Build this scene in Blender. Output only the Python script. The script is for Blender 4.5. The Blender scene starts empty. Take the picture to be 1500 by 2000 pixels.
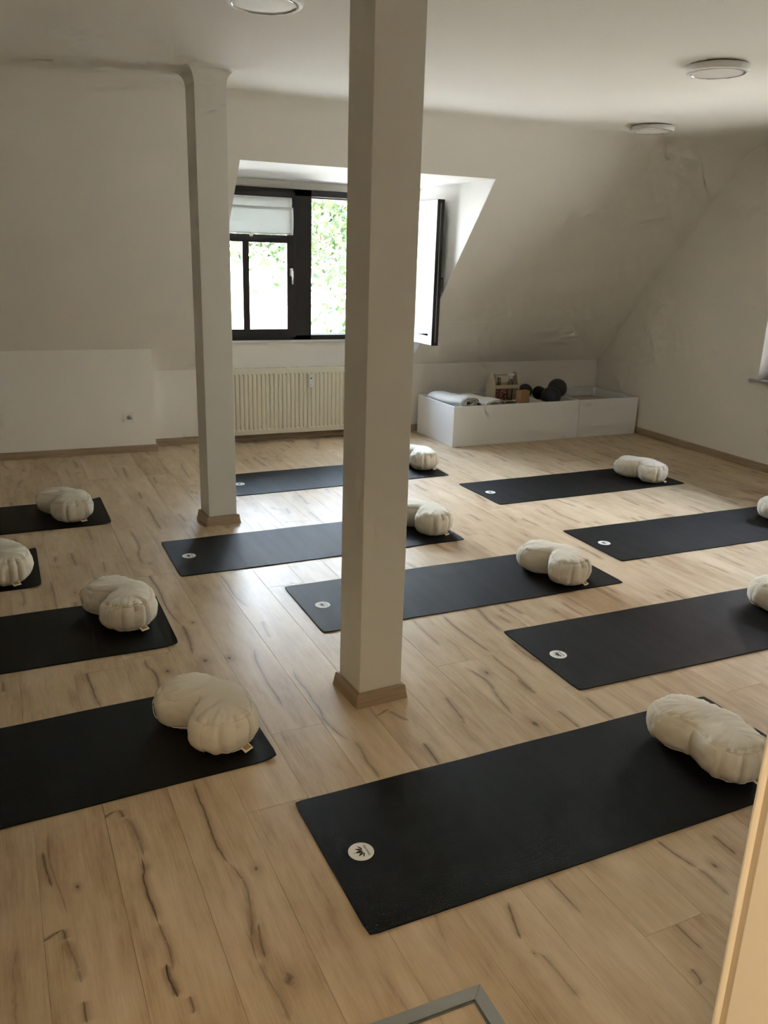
import bpy, bmesh, math, random
import numpy as np
from mathutils import Vector, Matrix
from mathutils import noise as mnoise

random.seed(7)
rng = np.random.default_rng(11)
SC = bpy.context.scene
COL = SC.collection

# ------------------------------------------------------------------ camera
F_PX, PITCH, ROLL, YAW, CAM_H = 1606.19, 0.30239, 0.03103, 0.42183, 1.74977
cd = bpy.data.cameras.new('camera')
cd.sensor_fit = 'HORIZONTAL'; cd.sensor_width = 36.0; cd.lens = F_PX / 1500 * 36.0
cd.clip_start = 0.05; cd.clip_end = 600
cam = bpy.data.objects.new('camera', cd); COL.objects.link(cam)
_f = Vector((math.sin(YAW) * math.cos(PITCH), math.cos(YAW) * math.cos(PITCH), -math.sin(PITCH)))
_r = Vector((math.cos(YAW), -math.sin(YAW), 0)); _u = _r.cross(_f)
_R = math.cos(ROLL) * _r + math.sin(ROLL) * _u
_U = -math.sin(ROLL) * _r + math.cos(ROLL) * _u
cam.matrix_world = Matrix(((_R.x, _U.x, -_f.x, 0), (_R.y, _U.y, -_f.y, 0), (_R.z, _U.z, -_f.z, CAM_H), (0, 0, 0, 1)))
SC.camera = cam

# ------------------------------------------------------------------ sky, sun, exposure
SUN_EL, SUN_AZ = math.radians(48), math.radians(215)     # sun stands behind the house, over the viewer's left shoulder
world = bpy.data.worlds.new('sky'); SC.world = world; world.use_nodes = True
wn = world.node_tree.nodes; wl = world.node_tree.links; wn.clear()
# clear summer sky: pale at the horizon, deep blue higher up
wt = wn.new('ShaderNodeTexCoord'); wsx = wn.new('ShaderNodeSeparateXYZ'); wl.new(wt.outputs['Generated'], wsx.inputs[0])
sky = wn.new('ShaderNodeValToRGB'); el = sky.color_ramp.elements
el[0].position = 0.0; el[0].color = (0.97, 0.98, 1.0, 1); el[1].position = 1.0; el[1].color = (0.48, 0.66, 1.0, 1)
for p_, c_ in ((0.10, (0.90, 0.95, 1.0, 1)), (0.30, (0.80, 0.89, 1.0, 1)), (0.6, (0.62, 0.78, 1.0, 1))):
    x_ = el.new(p_); x_.color = c_
wl.new(wsx.outputs[2], sky.inputs[0])
bg = wn.new('ShaderNodeBackground'); bg.inputs['Strength'].default_value = 1.9
wo = wn.new('ShaderNodeOutputWorld')
wl.new(sky.outputs[0], bg.inputs[0]); wl.new(bg.outputs[0], wo.inputs[0])
sd = bpy.data.lights.new('sun', 'SUN'); sd.energy = 2.6; sd.angle = math.radians(0.6); sd.color = (1.0, 0.95, 0.86)
sun = bpy.data.objects.new('sun', sd); COL.objects.link(sun)
_sv = Vector((math.sin(SUN_AZ) * math.cos(SUN_EL), math.cos(SUN_AZ) * math.cos(SUN_EL), math.sin(SUN_EL)))
sun.rotation_euler = (-_sv).to_track_quat('-Z', 'Y').to_euler(); sun.location = (0, -20, 25)

def portal(name, loc, rot, sx, sy):
    l = bpy.data.lights.new(name, 'AREA'); l.shape = 'RECTANGLE'; l.size = sx; l.size_y = sy; l.cycles.is_portal = True
    o = bpy.data.objects.new(name, l); o.location = loc; o.rotation_euler = rot; COL.objects.link(o)
portal('dormer_daylight', (2.62, 7.80, 1.63), (math.radians(-90), 0, 0), 2.1, 1.3)
portal('side_daylight', (6.36, 4.2, 1.41), (0, math.radians(90), 0), 1.3, 2.4)

vs = SC.view_settings
vs.view_transform = 'Standard'; vs.look = 'None'; vs.gamma = 1.0; vs.use_curve_mapping = False
vs.exposure = 4.85
SC.cycles.use_denoising = True; SC.cycles.denoiser = 'OPENIMAGEDENOISE'; SC.cycles.denoising_input_passes = 'RGB_ALBEDO_NORMAL'; SC.cycles.denoising_prefilter = 'ACCURATE'
SC.cycles.max_bounces = 8; SC.cycles.diffuse_bounces = 5; SC.cycles.glossy_bounces = 3
SC.cycles.transparent_max_bounces = 16; SC.cycles.caustics_reflective = False; SC.cycles.caustics_refractive = False
SC.cycles.sample_clamp_indirect = 0.7
SC.cycles.use_adaptive_sampling = True; SC.cycles.adaptive_threshold = 0.03; SC.cycles.adaptive_min_samples = 16

# ------------------------------------------------------------------ helpers
def tag(o, label=None, cat=None, group=None, kind=None):
    if label: o['label'] = label
    if cat: o['category'] = cat
    if group: o['group'] = group
    if kind: o['kind'] = kind
    return o

def empty(name, loc=(0, 0, 0), rz=0.0, parent=None):
    o = bpy.data.objects.new(name, None); o.location = loc; o.rotation_euler = (0, 0, rz)
    o.empty_display_size = 0.1
    COL.objects.link(o)
    if parent: o.parent = parent
    return o

def link(name, me, parent=None, loc=None, rot=None):
    o = bpy.data.objects.new(name, me); COL.objects.link(o)
    if parent: o.parent = parent
    if loc is not None: o.location = loc
    if rot is not None: o.rotation_euler = rot
    return o

class MB:
    """gathers shapes, then links them as one mesh object"""
    def __init__(s): s.bm = bmesh.new()
    def box(s, lo, hi, bevel=0.0, seg=2, rz=0.0, c=None):
        x0, y0, z0 = lo; x1, y1, z1 = hi
        co = [(x0, y0, z0), (x1, y0, z0), (x1, y1, z0), (x0, y1, z0), (x0, y0, z1), (x1, y0, z1), (x1, y1, z1), (x0, y1, z1)]
        b = bmesh.new(); v = [b.verts.new(p) for p in co]
        for f in ((0, 3, 2, 1), (4, 5, 6, 7), (0, 1, 5, 4), (1, 2, 6, 5), (2, 3, 7, 6), (3, 0, 4, 7)): b.faces.new([v[i] for i in f])
        if bevel > 0:
            bmesh.ops.bevel(b, geom=list(b.edges), offset=bevel, segments=seg, affect='EDGES', profile=0.5)
        if rz:
            cc = Vector(c if c else ((x0 + x1) / 2, (y0 + y1) / 2, 0))
            bmesh.ops.rotate(b, verts=b.verts, cent=cc, matrix=Matrix.Rotation(rz, 3, 'Z'))
        s.merge(b); return s
    def merge(s, b, mat=None):
        me = bpy.data.meshes.new('tmp'); b.to_mesh(me); b.free()
        if mat is not None: me.transform(mat)
        s.bm.from_mesh(me); bpy.data.meshes.remove(me)
    def prism(s, poly, axis, a, b_):
        """poly = 2D points; axis 'x': (y,z) extruded in x from a to b_; 'y': (x,z); 'z': (x,y)"""
        def P(p, t):
            return (t, p[0], p[1]) if axis == 'x' else ((p[0], t, p[1]) if axis == 'y' else (p[0], p[1], t))
        b = bmesh.new()
        A = [b.verts.new(P(p, a)) for p in poly]; B = [b.verts.new(P(p, b_)) for p in poly]
        n = len(poly)
        b.faces.new(A); b.faces.new(B[::-1])
        for i in range(n): b.faces.new([A[i], B[i], B[(i + 1) % n], A[(i + 1) % n]])
        bmesh.ops.recalc_face_normals(b, faces=b.faces); s.merge(b); return s
    def tube(s, pts, r, n=10, cap=True):
        pts = [Vector(p) for p in pts]; rr = r if isinstance(r, (list, tuple)) else [r] * len(pts)
        b = bmesh.new(); rings = []
        up = Vector((0, 0, 1))
        for i, p in enumerate(pts):
            d = (pts[min(i + 1, len(pts) - 1)] - pts[max(i - 1, 0)]).normalized()
            x = d.cross(up)
            if x.length < 1e-3: x = d.cross(Vector((0, 1, 0)))
            x.normalize(); y = x.cross(d)
            rings.append([b.verts.new(p + rr[i] * (math.cos(t) * x + math.sin(t) * y)) for t in [2 * math.pi * k / n for k in range(n)]])
        for A, B in zip(rings, rings[1:]):
            for k in range(n): b.faces.new([A[k], A[(k + 1) % n], B[(k + 1) % n], B[k]])
        if cap: b.faces.new(rings[0][::-1]); b.faces.new(rings[-1])
        bmesh.ops.recalc_face_normals(b, faces=b.faces); s.merge(b); return s
    def lathe(s, prof, n=32, at=(0, 0, 0), axis='z'):
        b = bmesh.new(); rings = []
        for r, z in prof:
            if r < 1e-6: rings.append([b.verts.new((0, 0, z))])
            else: rings.append([b.verts.new((r * math.cos(2 * math.pi * k / n), r * math.sin(2 * math.pi * k / n), z)) for k in range(n)])
        for A, B in zip(rings, rings[1:]):
            for k in range(n):
                k2 = (k + 1) % n
                if len(A) == 1 and len(B) == 1: continue
                if len(A) == 1: b.faces.new([A[0], B[k], B[k2]])
                elif len(B) == 1: b.faces.new([A[k], A[k2], B[0]])
                else: b.faces.new([A[k], A[k2], B[k2], B[k]])
        bmesh.ops.recalc_face_normals(b, faces=b.faces)
        m = Matrix.Translation(at)
        if axis == 'x': m = m @ Matrix.Rotation(math.pi / 2, 4, 'Y')
        if axis == 'y': m = m @ Matrix.Rotation(-math.pi / 2, 4, 'X')
        s.merge(b, m); return s
    def mesh(s, name, mat, smooth=False):
        me = bpy.data.meshes.new(name)
        bmesh.ops.recalc_face_normals(s.bm, faces=s.bm.faces)
        s.bm.to_mesh(me); s.bm.free()
        if mat: me.materials.append(mat)
        if smooth:
            for p in me.polygons: p.use_smooth = True
        return me
    def build(s, name, mat, parent=None, loc=None, rot=None, smooth=False):
        return link(name, s.mesh(name, mat, smooth), parent, loc, rot)

def auto_smooth(o, ang=35):
    me = o.data
    for p in me.polygons: p.use_smooth = True
    me.update()
    try: me.set_sharp_from_angle(angle=math.radians(ang))
    except Exception: pass
    return o

# ------------------------------------------------------------------ materials
def mat(name, color=(0.8, 0.8, 0.8), rough=0.5, metal=0.0, spec=0.5):
    m = bpy.data.materials.new(name); m.use_nodes = True
    b = m.node_tree.nodes['Principled BSDF']
    b.inputs['Base Color'].default_value = (*color, 1); b.inputs['Roughness'].default_value = rough
    b.inputs['Metallic'].default_value = metal; b.inputs['Specular IOR Level'].default_value = spec
    return m, m.node_tree.nodes, m.node_tree.links, b

def noisy(name, color, rough=0.5, var=0.06, scale=20, bump=0.0, bscale=200, metal=0.0, spec=0.5, bdist=0.002, coords='Object'):
    """plain colour with slight procedural mottling and fine relief"""
    m, n, l, b = mat(name, color, rough, metal, spec)
    tc = n.new('ShaderNodeTexCoord'); nz = n.new('ShaderNodeTexNoise'); nz.inputs['Scale'].default_value = scale; nz.inputs['Detail'].default_value = 4
    l.new(tc.outputs[coords], nz.inputs['Vector'])
    mx = n.new('ShaderNodeMix'); mx.data_type = 'RGBA'
    mx.inputs[6].default_value = (*[max(0, c * (1 - var)) for c in color], 1); mx.inputs[7].default_value = (*[min(1, c * (1 + var)) for c in color], 1)
    l.new(nz.outputs['Fac'], mx.inputs[0]); l.new(mx.outputs[2], b.inputs['Base Color'])
    if bump > 0:
        n2 = n.new('ShaderNodeTexNoise'); n2.inputs['Scale'].default_value = bscale; n2.inputs['Detail'].default_value = 3
        l.new(tc.outputs[coords], n2.inputs['Vector'])
        bp = n.new('ShaderNodeBump'); bp.inputs['Strength'].default_value = bump; bp.inputs['Distance'].default_value = bdist
        l.new(n2.outputs['Fac'], bp.inputs['Height']); l.new(bp.outputs[0], b.inputs['Normal'])
    return m

M = {}
WALL = (0.83, 0.80, 0.725)
M['wall'] = noisy('white_wall_paint', WALL, 0.85, 0.015, 3)
M['ceiling'] = noisy('white_ceiling_paint', (0.82, 0.795, 0.735), 0.85, 0.015, 3)
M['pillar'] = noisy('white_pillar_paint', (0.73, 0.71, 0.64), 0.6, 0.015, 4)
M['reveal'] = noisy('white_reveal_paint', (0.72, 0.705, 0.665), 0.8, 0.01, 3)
M['skirting'] = None
M['frame_dark'] = noisy('dark_brown_window_lacquer', (0.012, 0.009, 0.008), 0.35, 0.2, 30)
M['frame_white'] = noisy('white_window_lacquer', (0.85, 0.86, 0.87), 0.4, 0.02, 30)
M['metal'] = noisy('brushed_steel', (0.62, 0.62, 0.60), 0.32, 0.05, 60, metal=1.0)
M['alu'] = noisy('anodised_aluminium', (0.40, 0.42, 0.40), 0.42, 0.03, 60, metal=0.7)
M['chrome'] = noisy('chrome', (0.85, 0.85, 0.85), 0.12, 0.02, 10, metal=1.0)
M['radiator'] = noisy('cream_radiator_enamel', (0.76, 0.72, 0.58), 0.4, 0.015, 10)
M['plastic'] = noisy('white_plastic', (0.80, 0.79, 0.75), 0.5, 0.01, 10)
M['dark_plastic'] = noisy('dark_plastic', (0.03, 0.03, 0.03), 0.3, 0.1, 10)
M['diffuser'] = noisy('opal_diffuser', (0.80, 0.78, 0.74), 0.55, 0.01, 10)
M['white_board'] = noisy('white_melamine_board', (0.88, 0.885, 0.88), 0.38, 0.01, 8)
M['board_edge'] = noisy('dark_gap', (0.2, 0.19, 0.18), 0.7, 0.05, 8)
M['granite'] = noisy('speckled_granite', (0.34, 0.31, 0.28), 0.35, 0.6, 260)
M['cotton'] = noisy('cream_cotton', (0.80, 0.745, 0.63), 0.9, 0.03, 12, 0.35, 1400, spec=0.15, bdist=0.0006)
M['cotton_seam'] = noisy('cream_cotton_seam', (0.83, 0.78, 0.66), 0.9, 0.03, 12, spec=0.15)
M['blanket'] = noisy('natural_white_blanket', (0.84, 0.81, 0.73), 0.95, 0.04, 14, 0.5, 700, spec=0.1, bdist=0.001)
M['shadow_cloth'] = noisy('shadow_black_cloth', (0.02, 0.02, 0.022), 0.95, 0.2, 20, spec=0.1)
M['ball'] = noisy('dark_grey_rubber', (0.028, 0.030, 0.034), 0.42, 0.1, 30, 0.15, 250)
M['cork'] = noisy('cork', (0.36, 0.20, 0.105), 0.85, 0.25, 90, 0.3, 300)
M['wood_box'] = noisy('pale_softwood', (0.55, 0.47, 0.34), 0.6, 0.12, 18)
M['tag_white'] = noisy('white_label_cloth', (0.85, 0.82, 0.72), 0.8, 0.02, 40)
M['tag_print'] = noisy('ochre_label_print', (0.50, 0.30, 0.09), 0.8, 0.1, 60)
M['logo'] = noisy('light_grey_logo_print', (0.86, 0.86, 0.80), 0.6, 0.05, 300)
M['logo_ink'] = noisy('black_logo_print', (0.012, 0.013, 0.012), 0.6, 0.1, 60)
M['door_paint'] = noisy('cream_white_door_lacquer', (0.82, 0.78, 0.68), 0.45, 0.01, 10)
M['seal'] = noisy('beige_door_seal', (0.52, 0.44, 0.32), 0.6, 0.04, 30)
M['flower'] = None

def glass(name, tint=(1, 1, 1)):
    m = bpy.data.materials.new(name); m.use_nodes = True; n = m.node_tree.nodes; l = m.node_tree.links; n.clear()
    o = n.new('ShaderNodeOutputMaterial'); t = n.new('ShaderNodeBsdfTransparent'); g = n.new('ShaderNodeBsdfGlossy'); f = n.new('ShaderNodeFresnel'); mx = n.new('ShaderNodeMixShader')
    t.inputs[0].default_value = (*tint, 1); g.inputs['Roughness'].default_value = 0.0; f.inputs['IOR'].default_value = 1.5
    l.new(f.outputs[0], mx.inputs[0]); l.new(t.outputs[0], mx.inputs[1]); l.new(g.outputs[0], mx.inputs[2]); l.new(mx.outputs[0], o.inputs[0]); return m
M['glass'] = glass('window_glass', (0.97, 0.98, 0.98))
M['bottle'] = glass('clear_bottle_plastic', (0.80, 0.82, 0.78))

def translucent(name, color, amt=0.5, rough=0.9):
    m, n, l, b = mat(name, color, rough, spec=0.1)
    t = n.new('ShaderNodeBsdfTranslucent'); t.inputs[0].default_value = (*color, 1); mx = n.new('ShaderNodeMixShader'); mx.inputs[0].default_value = amt
    o = n['Material Output']; l.new(b.outputs[0], mx.inputs[1]); l.new(t.outputs[0], mx.inputs[2]); l.new(mx.outputs[0], o.inputs[0]); return m
M['blind'] = translucent('white_blind_fabric', (0.82, 0.84, 0.82), 0.16)

def flower_mat():
    m, n, l, b = mat('pink_flower_print', (0.3, 0.1, 0.1), 0.8)
    tc = n.new('ShaderNodeTexCoord'); v = n.new('ShaderNodeTexVoronoi'); v.inputs['Scale'].default_value = 38
    r = n.new('ShaderNodeValToRGB'); r.color_ramp.elements[0].color = (0.45, 0.18, 0.17, 1); r.color_ramp.elements[1].color = (0.06, 0.02, 0.015, 1)
    r.color_ramp.elements[0].position = 0.25; r.color_ramp.elements[1].position = 0.6
    l.new(tc.outputs['Object'], v.inputs['Vector']); l.new(v.outputs['Distance'], r.inputs[0]); l.new(r.outputs[0], b.inputs['Base Color']); return m
M['flower'] = flower_mat()

def mat_rubber():
    """black PVC yoga mat: fine woven relief, faint cross waves"""
    m, n, l, b = mat('black_mat_foam', (0.0062, 0.0060, 0.0046), 0.5, spec=0.18)
    tc = n.new('ShaderNodeTexCoord')
    w1 = n.new('ShaderNodeTexWave'); w1.wave_type = 'BANDS'; w1.bands_direction = 'X'; w1.inputs['Scale'].default_value = 55; w1.inputs['Distortion'].default_value = 0.6
    w2 = n.new('ShaderNodeTexWave'); w2.wave_type = 'BANDS'; w2.bands_direction = 'Y'; w2.inputs['Scale'].default_value = 55; w2.inputs['Distortion'].default_value = 0.6
    mp = n.new('ShaderNodeMapping'); mp.inputs['Scale'].default_value = (14, 1.2, 1)
    nz = n.new('ShaderNodeTexNoise'); nz.inputs['Scale'].default_value = 1.0; nz.inputs['Detail'].default_value = 3
    n3 = n.new('ShaderNodeTexNoise'); n3.inputs['Scale'].default_value = 350; n3.inputs['Detail'].default_value = 2
    l.new(tc.outputs['Object'], w1.inputs['Vector']); l.new(tc.outputs['Object'], w2.inputs['Vector']); l.new(tc.outputs['Object'], mp.inputs[0]); l.new(mp.outputs[0], nz.inputs['Vector']); l.new(tc.outputs['Object'], n3.inputs['Vector'])
    a = n.new('ShaderNodeMath'); a.operation = 'MULTIPLY'; l.new(w1.outputs['Fac'], a.inputs[0]); l.new(w2.outputs['Fac'], a.inputs[1])
    a2 = n.new('ShaderNodeMath'); a2.operation = 'ADD'; l.new(a.outputs[0], a2.inputs[0]); l.new(n3.outputs['Fac'], a2.inputs[1])
    b1 = n.new('ShaderNodeBump'); b1.inputs['Strength'].default_value = 0.45; b1.inputs['Distance'].default_value = 0.0012
    l.new(a2.outputs[0], b1.inputs['Height'])
    b2 = n.new('ShaderNodeBump'); b2.inputs['Strength'].default_value = 0.35; b2.inputs['Distance'].default_value = 0.004
    l.new(nz.outputs['Fac'], b2.inputs['Height']); l.new(b1.outputs[0], b2.inputs['Normal']); l.new(b2.outputs[0], b.inputs['Normal'])
    mr = n.new('ShaderNodeMapRange'); mr.inputs['To Min'].default_value = 0.46; mr.inputs['To Max'].default_value = 0.60
    l.new(nz.outputs['Fac'], mr.inputs[0]); l.new(mr.outputs[0], b.inputs['Roughness'])
    return m
M['mat'] = mat_rubber()
# ------------------------------------------------------------------ oak plank material
def M_(n, l, op, a, b=None, c=None, clamp=False):
    x = n.new('ShaderNodeMath'); x.operation = op; x.use_clamp = clamp
    for i, v in enumerate((a, b, c)):
        if v is None: continue
        if isinstance(v, (int, float)): x.inputs[i].default_value = v
        else: l.new(v, x.inputs[i])
    return x.outputs[0]

def smooth_band(n, l, d, w):
    """1 at d=0 falling to 0 at d=w"""
    mr = n.new('ShaderNodeMapRange'); mr.interpolation_type = 'SMOOTHSTEP'
    l.new(d, mr.inputs[0]); mr.inputs[1].default_value = 0.0
    if isinstance(w, (int, float)): mr.inputs[2].default_value = w
    else: l.new(w, mr.inputs[2])
    mr.inputs[3].default_value = 1.0; mr.inputs[4].default_value = 0.0
    return mr.outputs[0]

def noise1(n, l, vec, scale, detail=3, rough=0.5):
    z = n.new('ShaderNodeTexNoise'); z.inputs['Scale'].default_value = scale; z.inputs['Detail'].default_value = detail; z.inputs['Roughness'].default_value = rough
    l.new(vec, z.inputs['Vector']); return z.outputs['Fac']

def wood(name, cracks=(), knots=(), auto=1.0, tone=1.0):
    """tone: plain oak; coordinates are the plank's own: x across (0..0.2115), y along"""
    m, n, l, b = mat(name, (0.5, 0.4, 0.28), 0.36, spec=0.34)
    tc = n.new('ShaderNodeTexCoord'); oi = n.new('ShaderNodeObjectInfo')
    sx = n.new('ShaderNodeSeparateXYZ'); l.new(tc.outputs['Object'], sx.inputs[0])
    U, V = sx.outputs[0], sx.outputs[1]
    seed = M_(n, l, 'MULTIPLY', oi.outputs['Random'], 53.0)
    def vec(su, sv, off=0.0):
        c = n.new('ShaderNodeCombineXYZ')
        l.new(M_(n, l, 'MULTIPLY', U, su), c.inputs[0]); l.new(M_(n, l, 'MULTIPLY', V, sv), c.inputs[1])
        l.new(M_(n, l, 'ADD', seed, off), c.inputs[2]); return c.outputs[0]
    big = noise1(n, l, vec(6.5, 1.1), 1.0, 4, 0.6)
    mid = noise1(n, l, vec(26, 2.2, 3.1), 1.0, 5, 0.65)
    fine = noise1(n, l, vec(240, 9, 7.7), 1.0, 3, 0.7)
    blot = noise1(n, l, vec(16, 7, 1.7), 1.0, 3, 0.6)
    r = n.new('ShaderNodeValToRGB'); e = r.color_ramp.elements
    e[0].position = 0.39; e[0].color = (0.42, 0.295, 0.175, 1); e[1].position = 0.63; e[1].color = (0.70, 0.56, 0.39, 1)
    x = r.color_ramp.elements.new(0.5); x.color = (0.58, 0.445, 0.285, 1)
    s1 = M_(n, l, 'MULTIPLY', big, 0.42); s2 = M_(n, l, 'MULTIPLY', mid, 0.30); s3 = M_(n, l, 'MULTIPLY', blot, 0.18); s4 = M_(n, l, 'MULTIPLY', fine, 0.20)
    s = M_(n, l, 'ADD', M_(n, l, 'ADD', s1, s2), M_(n, l, 'ADD', s3, s4))
    pr = M_(n, l, 'MULTIPLY_ADD', oi.outputs['Random'], 0.07, -0.055)
    s = M_(n, l, 'ADD', s, pr); l.new(s, r.inputs[0])
    colr = r.outputs[0]
    dark = None; halo = None
    def acc(a, v): return v if a is None else M_(n, l, 'MAXIMUM', a, v)
    wob = M_(n, l, 'MULTIPLY_ADD', noise1(n, l, vec(0, 34, 9.0), 1.0, 4, 0.7), 0.012, -0.006)
    wid = noise1(n, l, vec(70, 42, 4.0), 1.0, 3, 0.7)
    fib = n.new('ShaderNodeMapRange'); l.new(noise1(n, l, vec(260, 16, 5.5), 1.0, 2, 0.6), fib.inputs[0]); fib.inputs[1].default_value = 0.36; fib.inputs[2].default_value = 0.58
    fib = fib.outputs[0]
    # random drying cracks of planks that are not drawn one by one
    if auto > 0:
        for k, (u0, wd) in enumerate(((0.06, 0.0042), (0.15, 0.0050))):
            wander = M_(n, l, 'MULTIPLY_ADD', noise1(n, l, vec(0, 1.6, 11.3 + 5 * k), 1.0, 1), 0.17, u0 - 0.085)
            d = M_(n, l, 'ABSOLUTE', M_(n, l, 'SUBTRACT', M_(n, l, 'ADD', U, wob), wander))
            gate = n.new('ShaderNodeMapRange'); gate.interpolation_type = 'SMOOTHSTEP'
            l.new(noise1(n, l, vec(0, 2.4, 17.9 + 3 * k), 1.0, 2, 0.6), gate.inputs[0]); gate.inputs[1].default_value = 0.53; gate.inputs[2].default_value = 0.63
            w = M_(n, l, 'MULTIPLY', gate.outputs[0], wd)
            w2 = M_(n, l, 'ADD', w, 0.0004)
            core = smooth_band(n, l, d, M_(n, l, 'MULTIPLY', w2, 0.45)); side = M_(n, l, 'MULTIPLY', smooth_band(n, l, d, M_(n, l, 'MULTIPLY', w2, 2.0)), M_(n, l, 'MULTIPLY', fib, 0.6))
            wcut = n.new('ShaderNodeMapRange'); l.new(wid, wcut.inputs[0]); wcut.inputs[1].default_value = 0.40; wcut.inputs[2].default_value = 0.52
            c = M_(n, l, 'MULTIPLY', M_(n, l, 'MAXIMUM', M_(n, l, 'MULTIPLY', core, wcut.outputs[0]), side), M_(n, l, 'MULTIPLY', gate.outputs[0], 0.8 * auto))
            dark = acc(dark, c)
            h = M_(n, l, 'MULTIPLY', smooth_band(n, l, d, 0.034), M_(n, l, 'MULTIPLY', gate.outputs[0], 0.62 * auto)); halo = acc(halo, h)
    # drawn cracks
    for wd, st, pts in cracks:
        v0, v1 = pts[0][1], pts[-1][1]; us = [p[0] for p in pts]; u0, u1 = min(us) - 0.002, max(us) + 0.002
        t = M_(n, l, 'DIVIDE', M_(n, l, 'SUBTRACT', V, v0), v1 - v0)
        fc = n.new('ShaderNodeFloatCurve'); cv = fc.mapping.curves[0]
        cv.points[0].location = (0, (pts[0][0] - u0) / (u1 - u0)); cv.points[1].location = (1, (pts[-1][0] - u0) / (u1 - u0))
        for p in pts[1:-1]: cv.points.new((p[1] - v0) / (v1 - v0), (p[0] - u0) / (u1 - u0))
        for p in cv.points: p.handle_type = 'AUTO'
        fc.mapping.update(); l.new(t, fc.inputs['Value'])
        uc = M_(n, l, 'MULTIPLY_ADD', fc.outputs[0], u1 - u0, u0)
        d = M_(n, l, 'ABSOLUTE', M_(n, l, 'SUBTRACT', M_(n, l, 'MULTIPLY_ADD', wob, 0.35, U), uc))
        # taper to both ends
        g = M_(n, l, 'MULTIPLY', t, M_(n, l, 'SUBTRACT', 1.0, t)); g = M_(n, l, 'MULTIPLY', g, 9.0, clamp=True); g = M_(n, l, 'MAXIMUM', g, 0.0)
        w = M_(n, l, 'MULTIPLY_ADD', M_(n, l, 'MULTIPLY', g, wid), wd * 1.9, 0.0004)
        gs = M_(n, l, 'GREATER_THAN', g, 0.001)
        wcut = n.new('ShaderNodeMapRange'); l.new(wid, wcut.inputs[0]); wcut.inputs[1].default_value = 0.32; wcut.inputs[2].default_value = 0.44
        core = M_(n, l, 'MULTIPLY', smooth_band(n, l, d, M_(n, l, 'MULTIPLY_ADD', g, wd * 0.60, 0.0006)), wcut.outputs[0])
        side = M_(n, l, 'MULTIPLY', smooth_band(n, l, d, M_(n, l, 'MULTIPLY_ADD', g, wd * 2.2, 0.0006)), M_(n, l, 'MULTIPLY', fib, 0.68))
        dark = acc(dark, M_(n, l, 'MULTIPLY', M_(n, l, 'MAXIMUM', core, side), M_(n, l, 'MULTIPLY', gs, st)))
        halo = acc(halo, M_(n, l, 'MULTIPLY', smooth_band(n, l, d, 0.028), M_(n, l, 'MULTIPLY', g, st * 0.62)))
    kn = list(knots)
    for ku, kv, kr in kn:
        cu = M_(n, l, 'SUBTRACT', U, ku); cv_ = M_(n, l, 'MULTIPLY', M_(n, l, 'SUBTRACT', V, kv), 0.6)
        d = M_(n, l, 'SQRT', M_(n, l, 'ADD', M_(n, l, 'MULTIPLY', cu, cu), M_(n, l, 'MULTIPLY', cv_, cv_)))
        jag = noise1(n, l, vec(60, 40, 2.2), 1.0, 3, 0.7)
        d2 = M_(n, l, 'MULTIPLY_ADD', jag, kr * 1.2, M_(n, l, 'SUBTRACT', d, kr * 0.6))
        dark = acc(dark, M_(n, l, 'MULTIPLY', smooth_band(n, l, M_(n, l, 'MAXIMUM', d2, 0.0), kr * 0.62), 0.75))
        halo = acc(halo, M_(n, l, 'MULTIPLY', smooth_band(n, l, d, kr * 2.4), 0.6))
    if auto > 0:
        vo = n.new('ShaderNodeTexVoronoi'); vo.inputs['Scale'].default_value = 1.0; vo.inputs['Randomness'].default_value = 1.0
        l.new(vec(7, 2.0, 0.37), vo.inputs['Vector'])
        jag = noise1(n, l, vec(60, 40, 2.2), 1.0, 3, 0.7)
        d = M_(n, l, 'MULTIPLY_ADD', jag, 0.10, M_(n, l, 'SUBTRACT', vo.outputs['Distance'], 0.05))
        dark = acc(dark, M_(n, l, 'MULTIPLY', smooth_band(n, l, M_(n, l, 'MAXIMUM', d, 0.0), 0.065), 0.7 * auto))
        halo = acc(halo, M_(n, l, 'MULTIPLY', smooth_band(n, l, vo.outputs['Distance'], 0.22), 0.5 * auto))
    c = colr
    if halo is not None:
        hn = M_(n, l, 'MULTIPLY', halo, M_(n, l, 'MULTIPLY_ADD', mid, 1.6, -0.1))
        mx = n.new('ShaderNodeMix'); mx.data_type = 'RGBA'; l.new(hn, mx.inputs[0]); l.new(c, mx.inputs[6]); mx.inputs[7].default_value = (0.26, 0.155, 0.085, 1); c = mx.outputs[2]
    if dark is not None:
        mx = n.new('ShaderNodeMix'); mx.data_type = 'RGBA'; l.new(dark, mx.inputs[0]); l.new(c, mx.inputs[6]); mx.inputs[7].default_value = (0.045, 0.023, 0.012, 1); c = mx.outputs[2]
    l.new(c, b.inputs['Base Color'])
    rr = n.new('ShaderNodeMapRange'); rr.inputs[3].default_value = 0.32; rr.inputs[4].default_value = 0.46; l.new(mid, rr.inputs[0]); l.new(rr.outputs[0], b.inputs['Roughness'])
    bp = n.new('ShaderNodeBump'); bp.inputs['Strength'].default_value = 0.25; bp.inputs['Distance'].default_value = 0.0006
    hgt = fine if dark is None else M_(n, l, 'SUBTRACT', fine, dark)
    l.new(hgt, bp.inputs['Height']); l.new(bp.outputs[0], b.inputs['Normal'])
    return m

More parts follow.
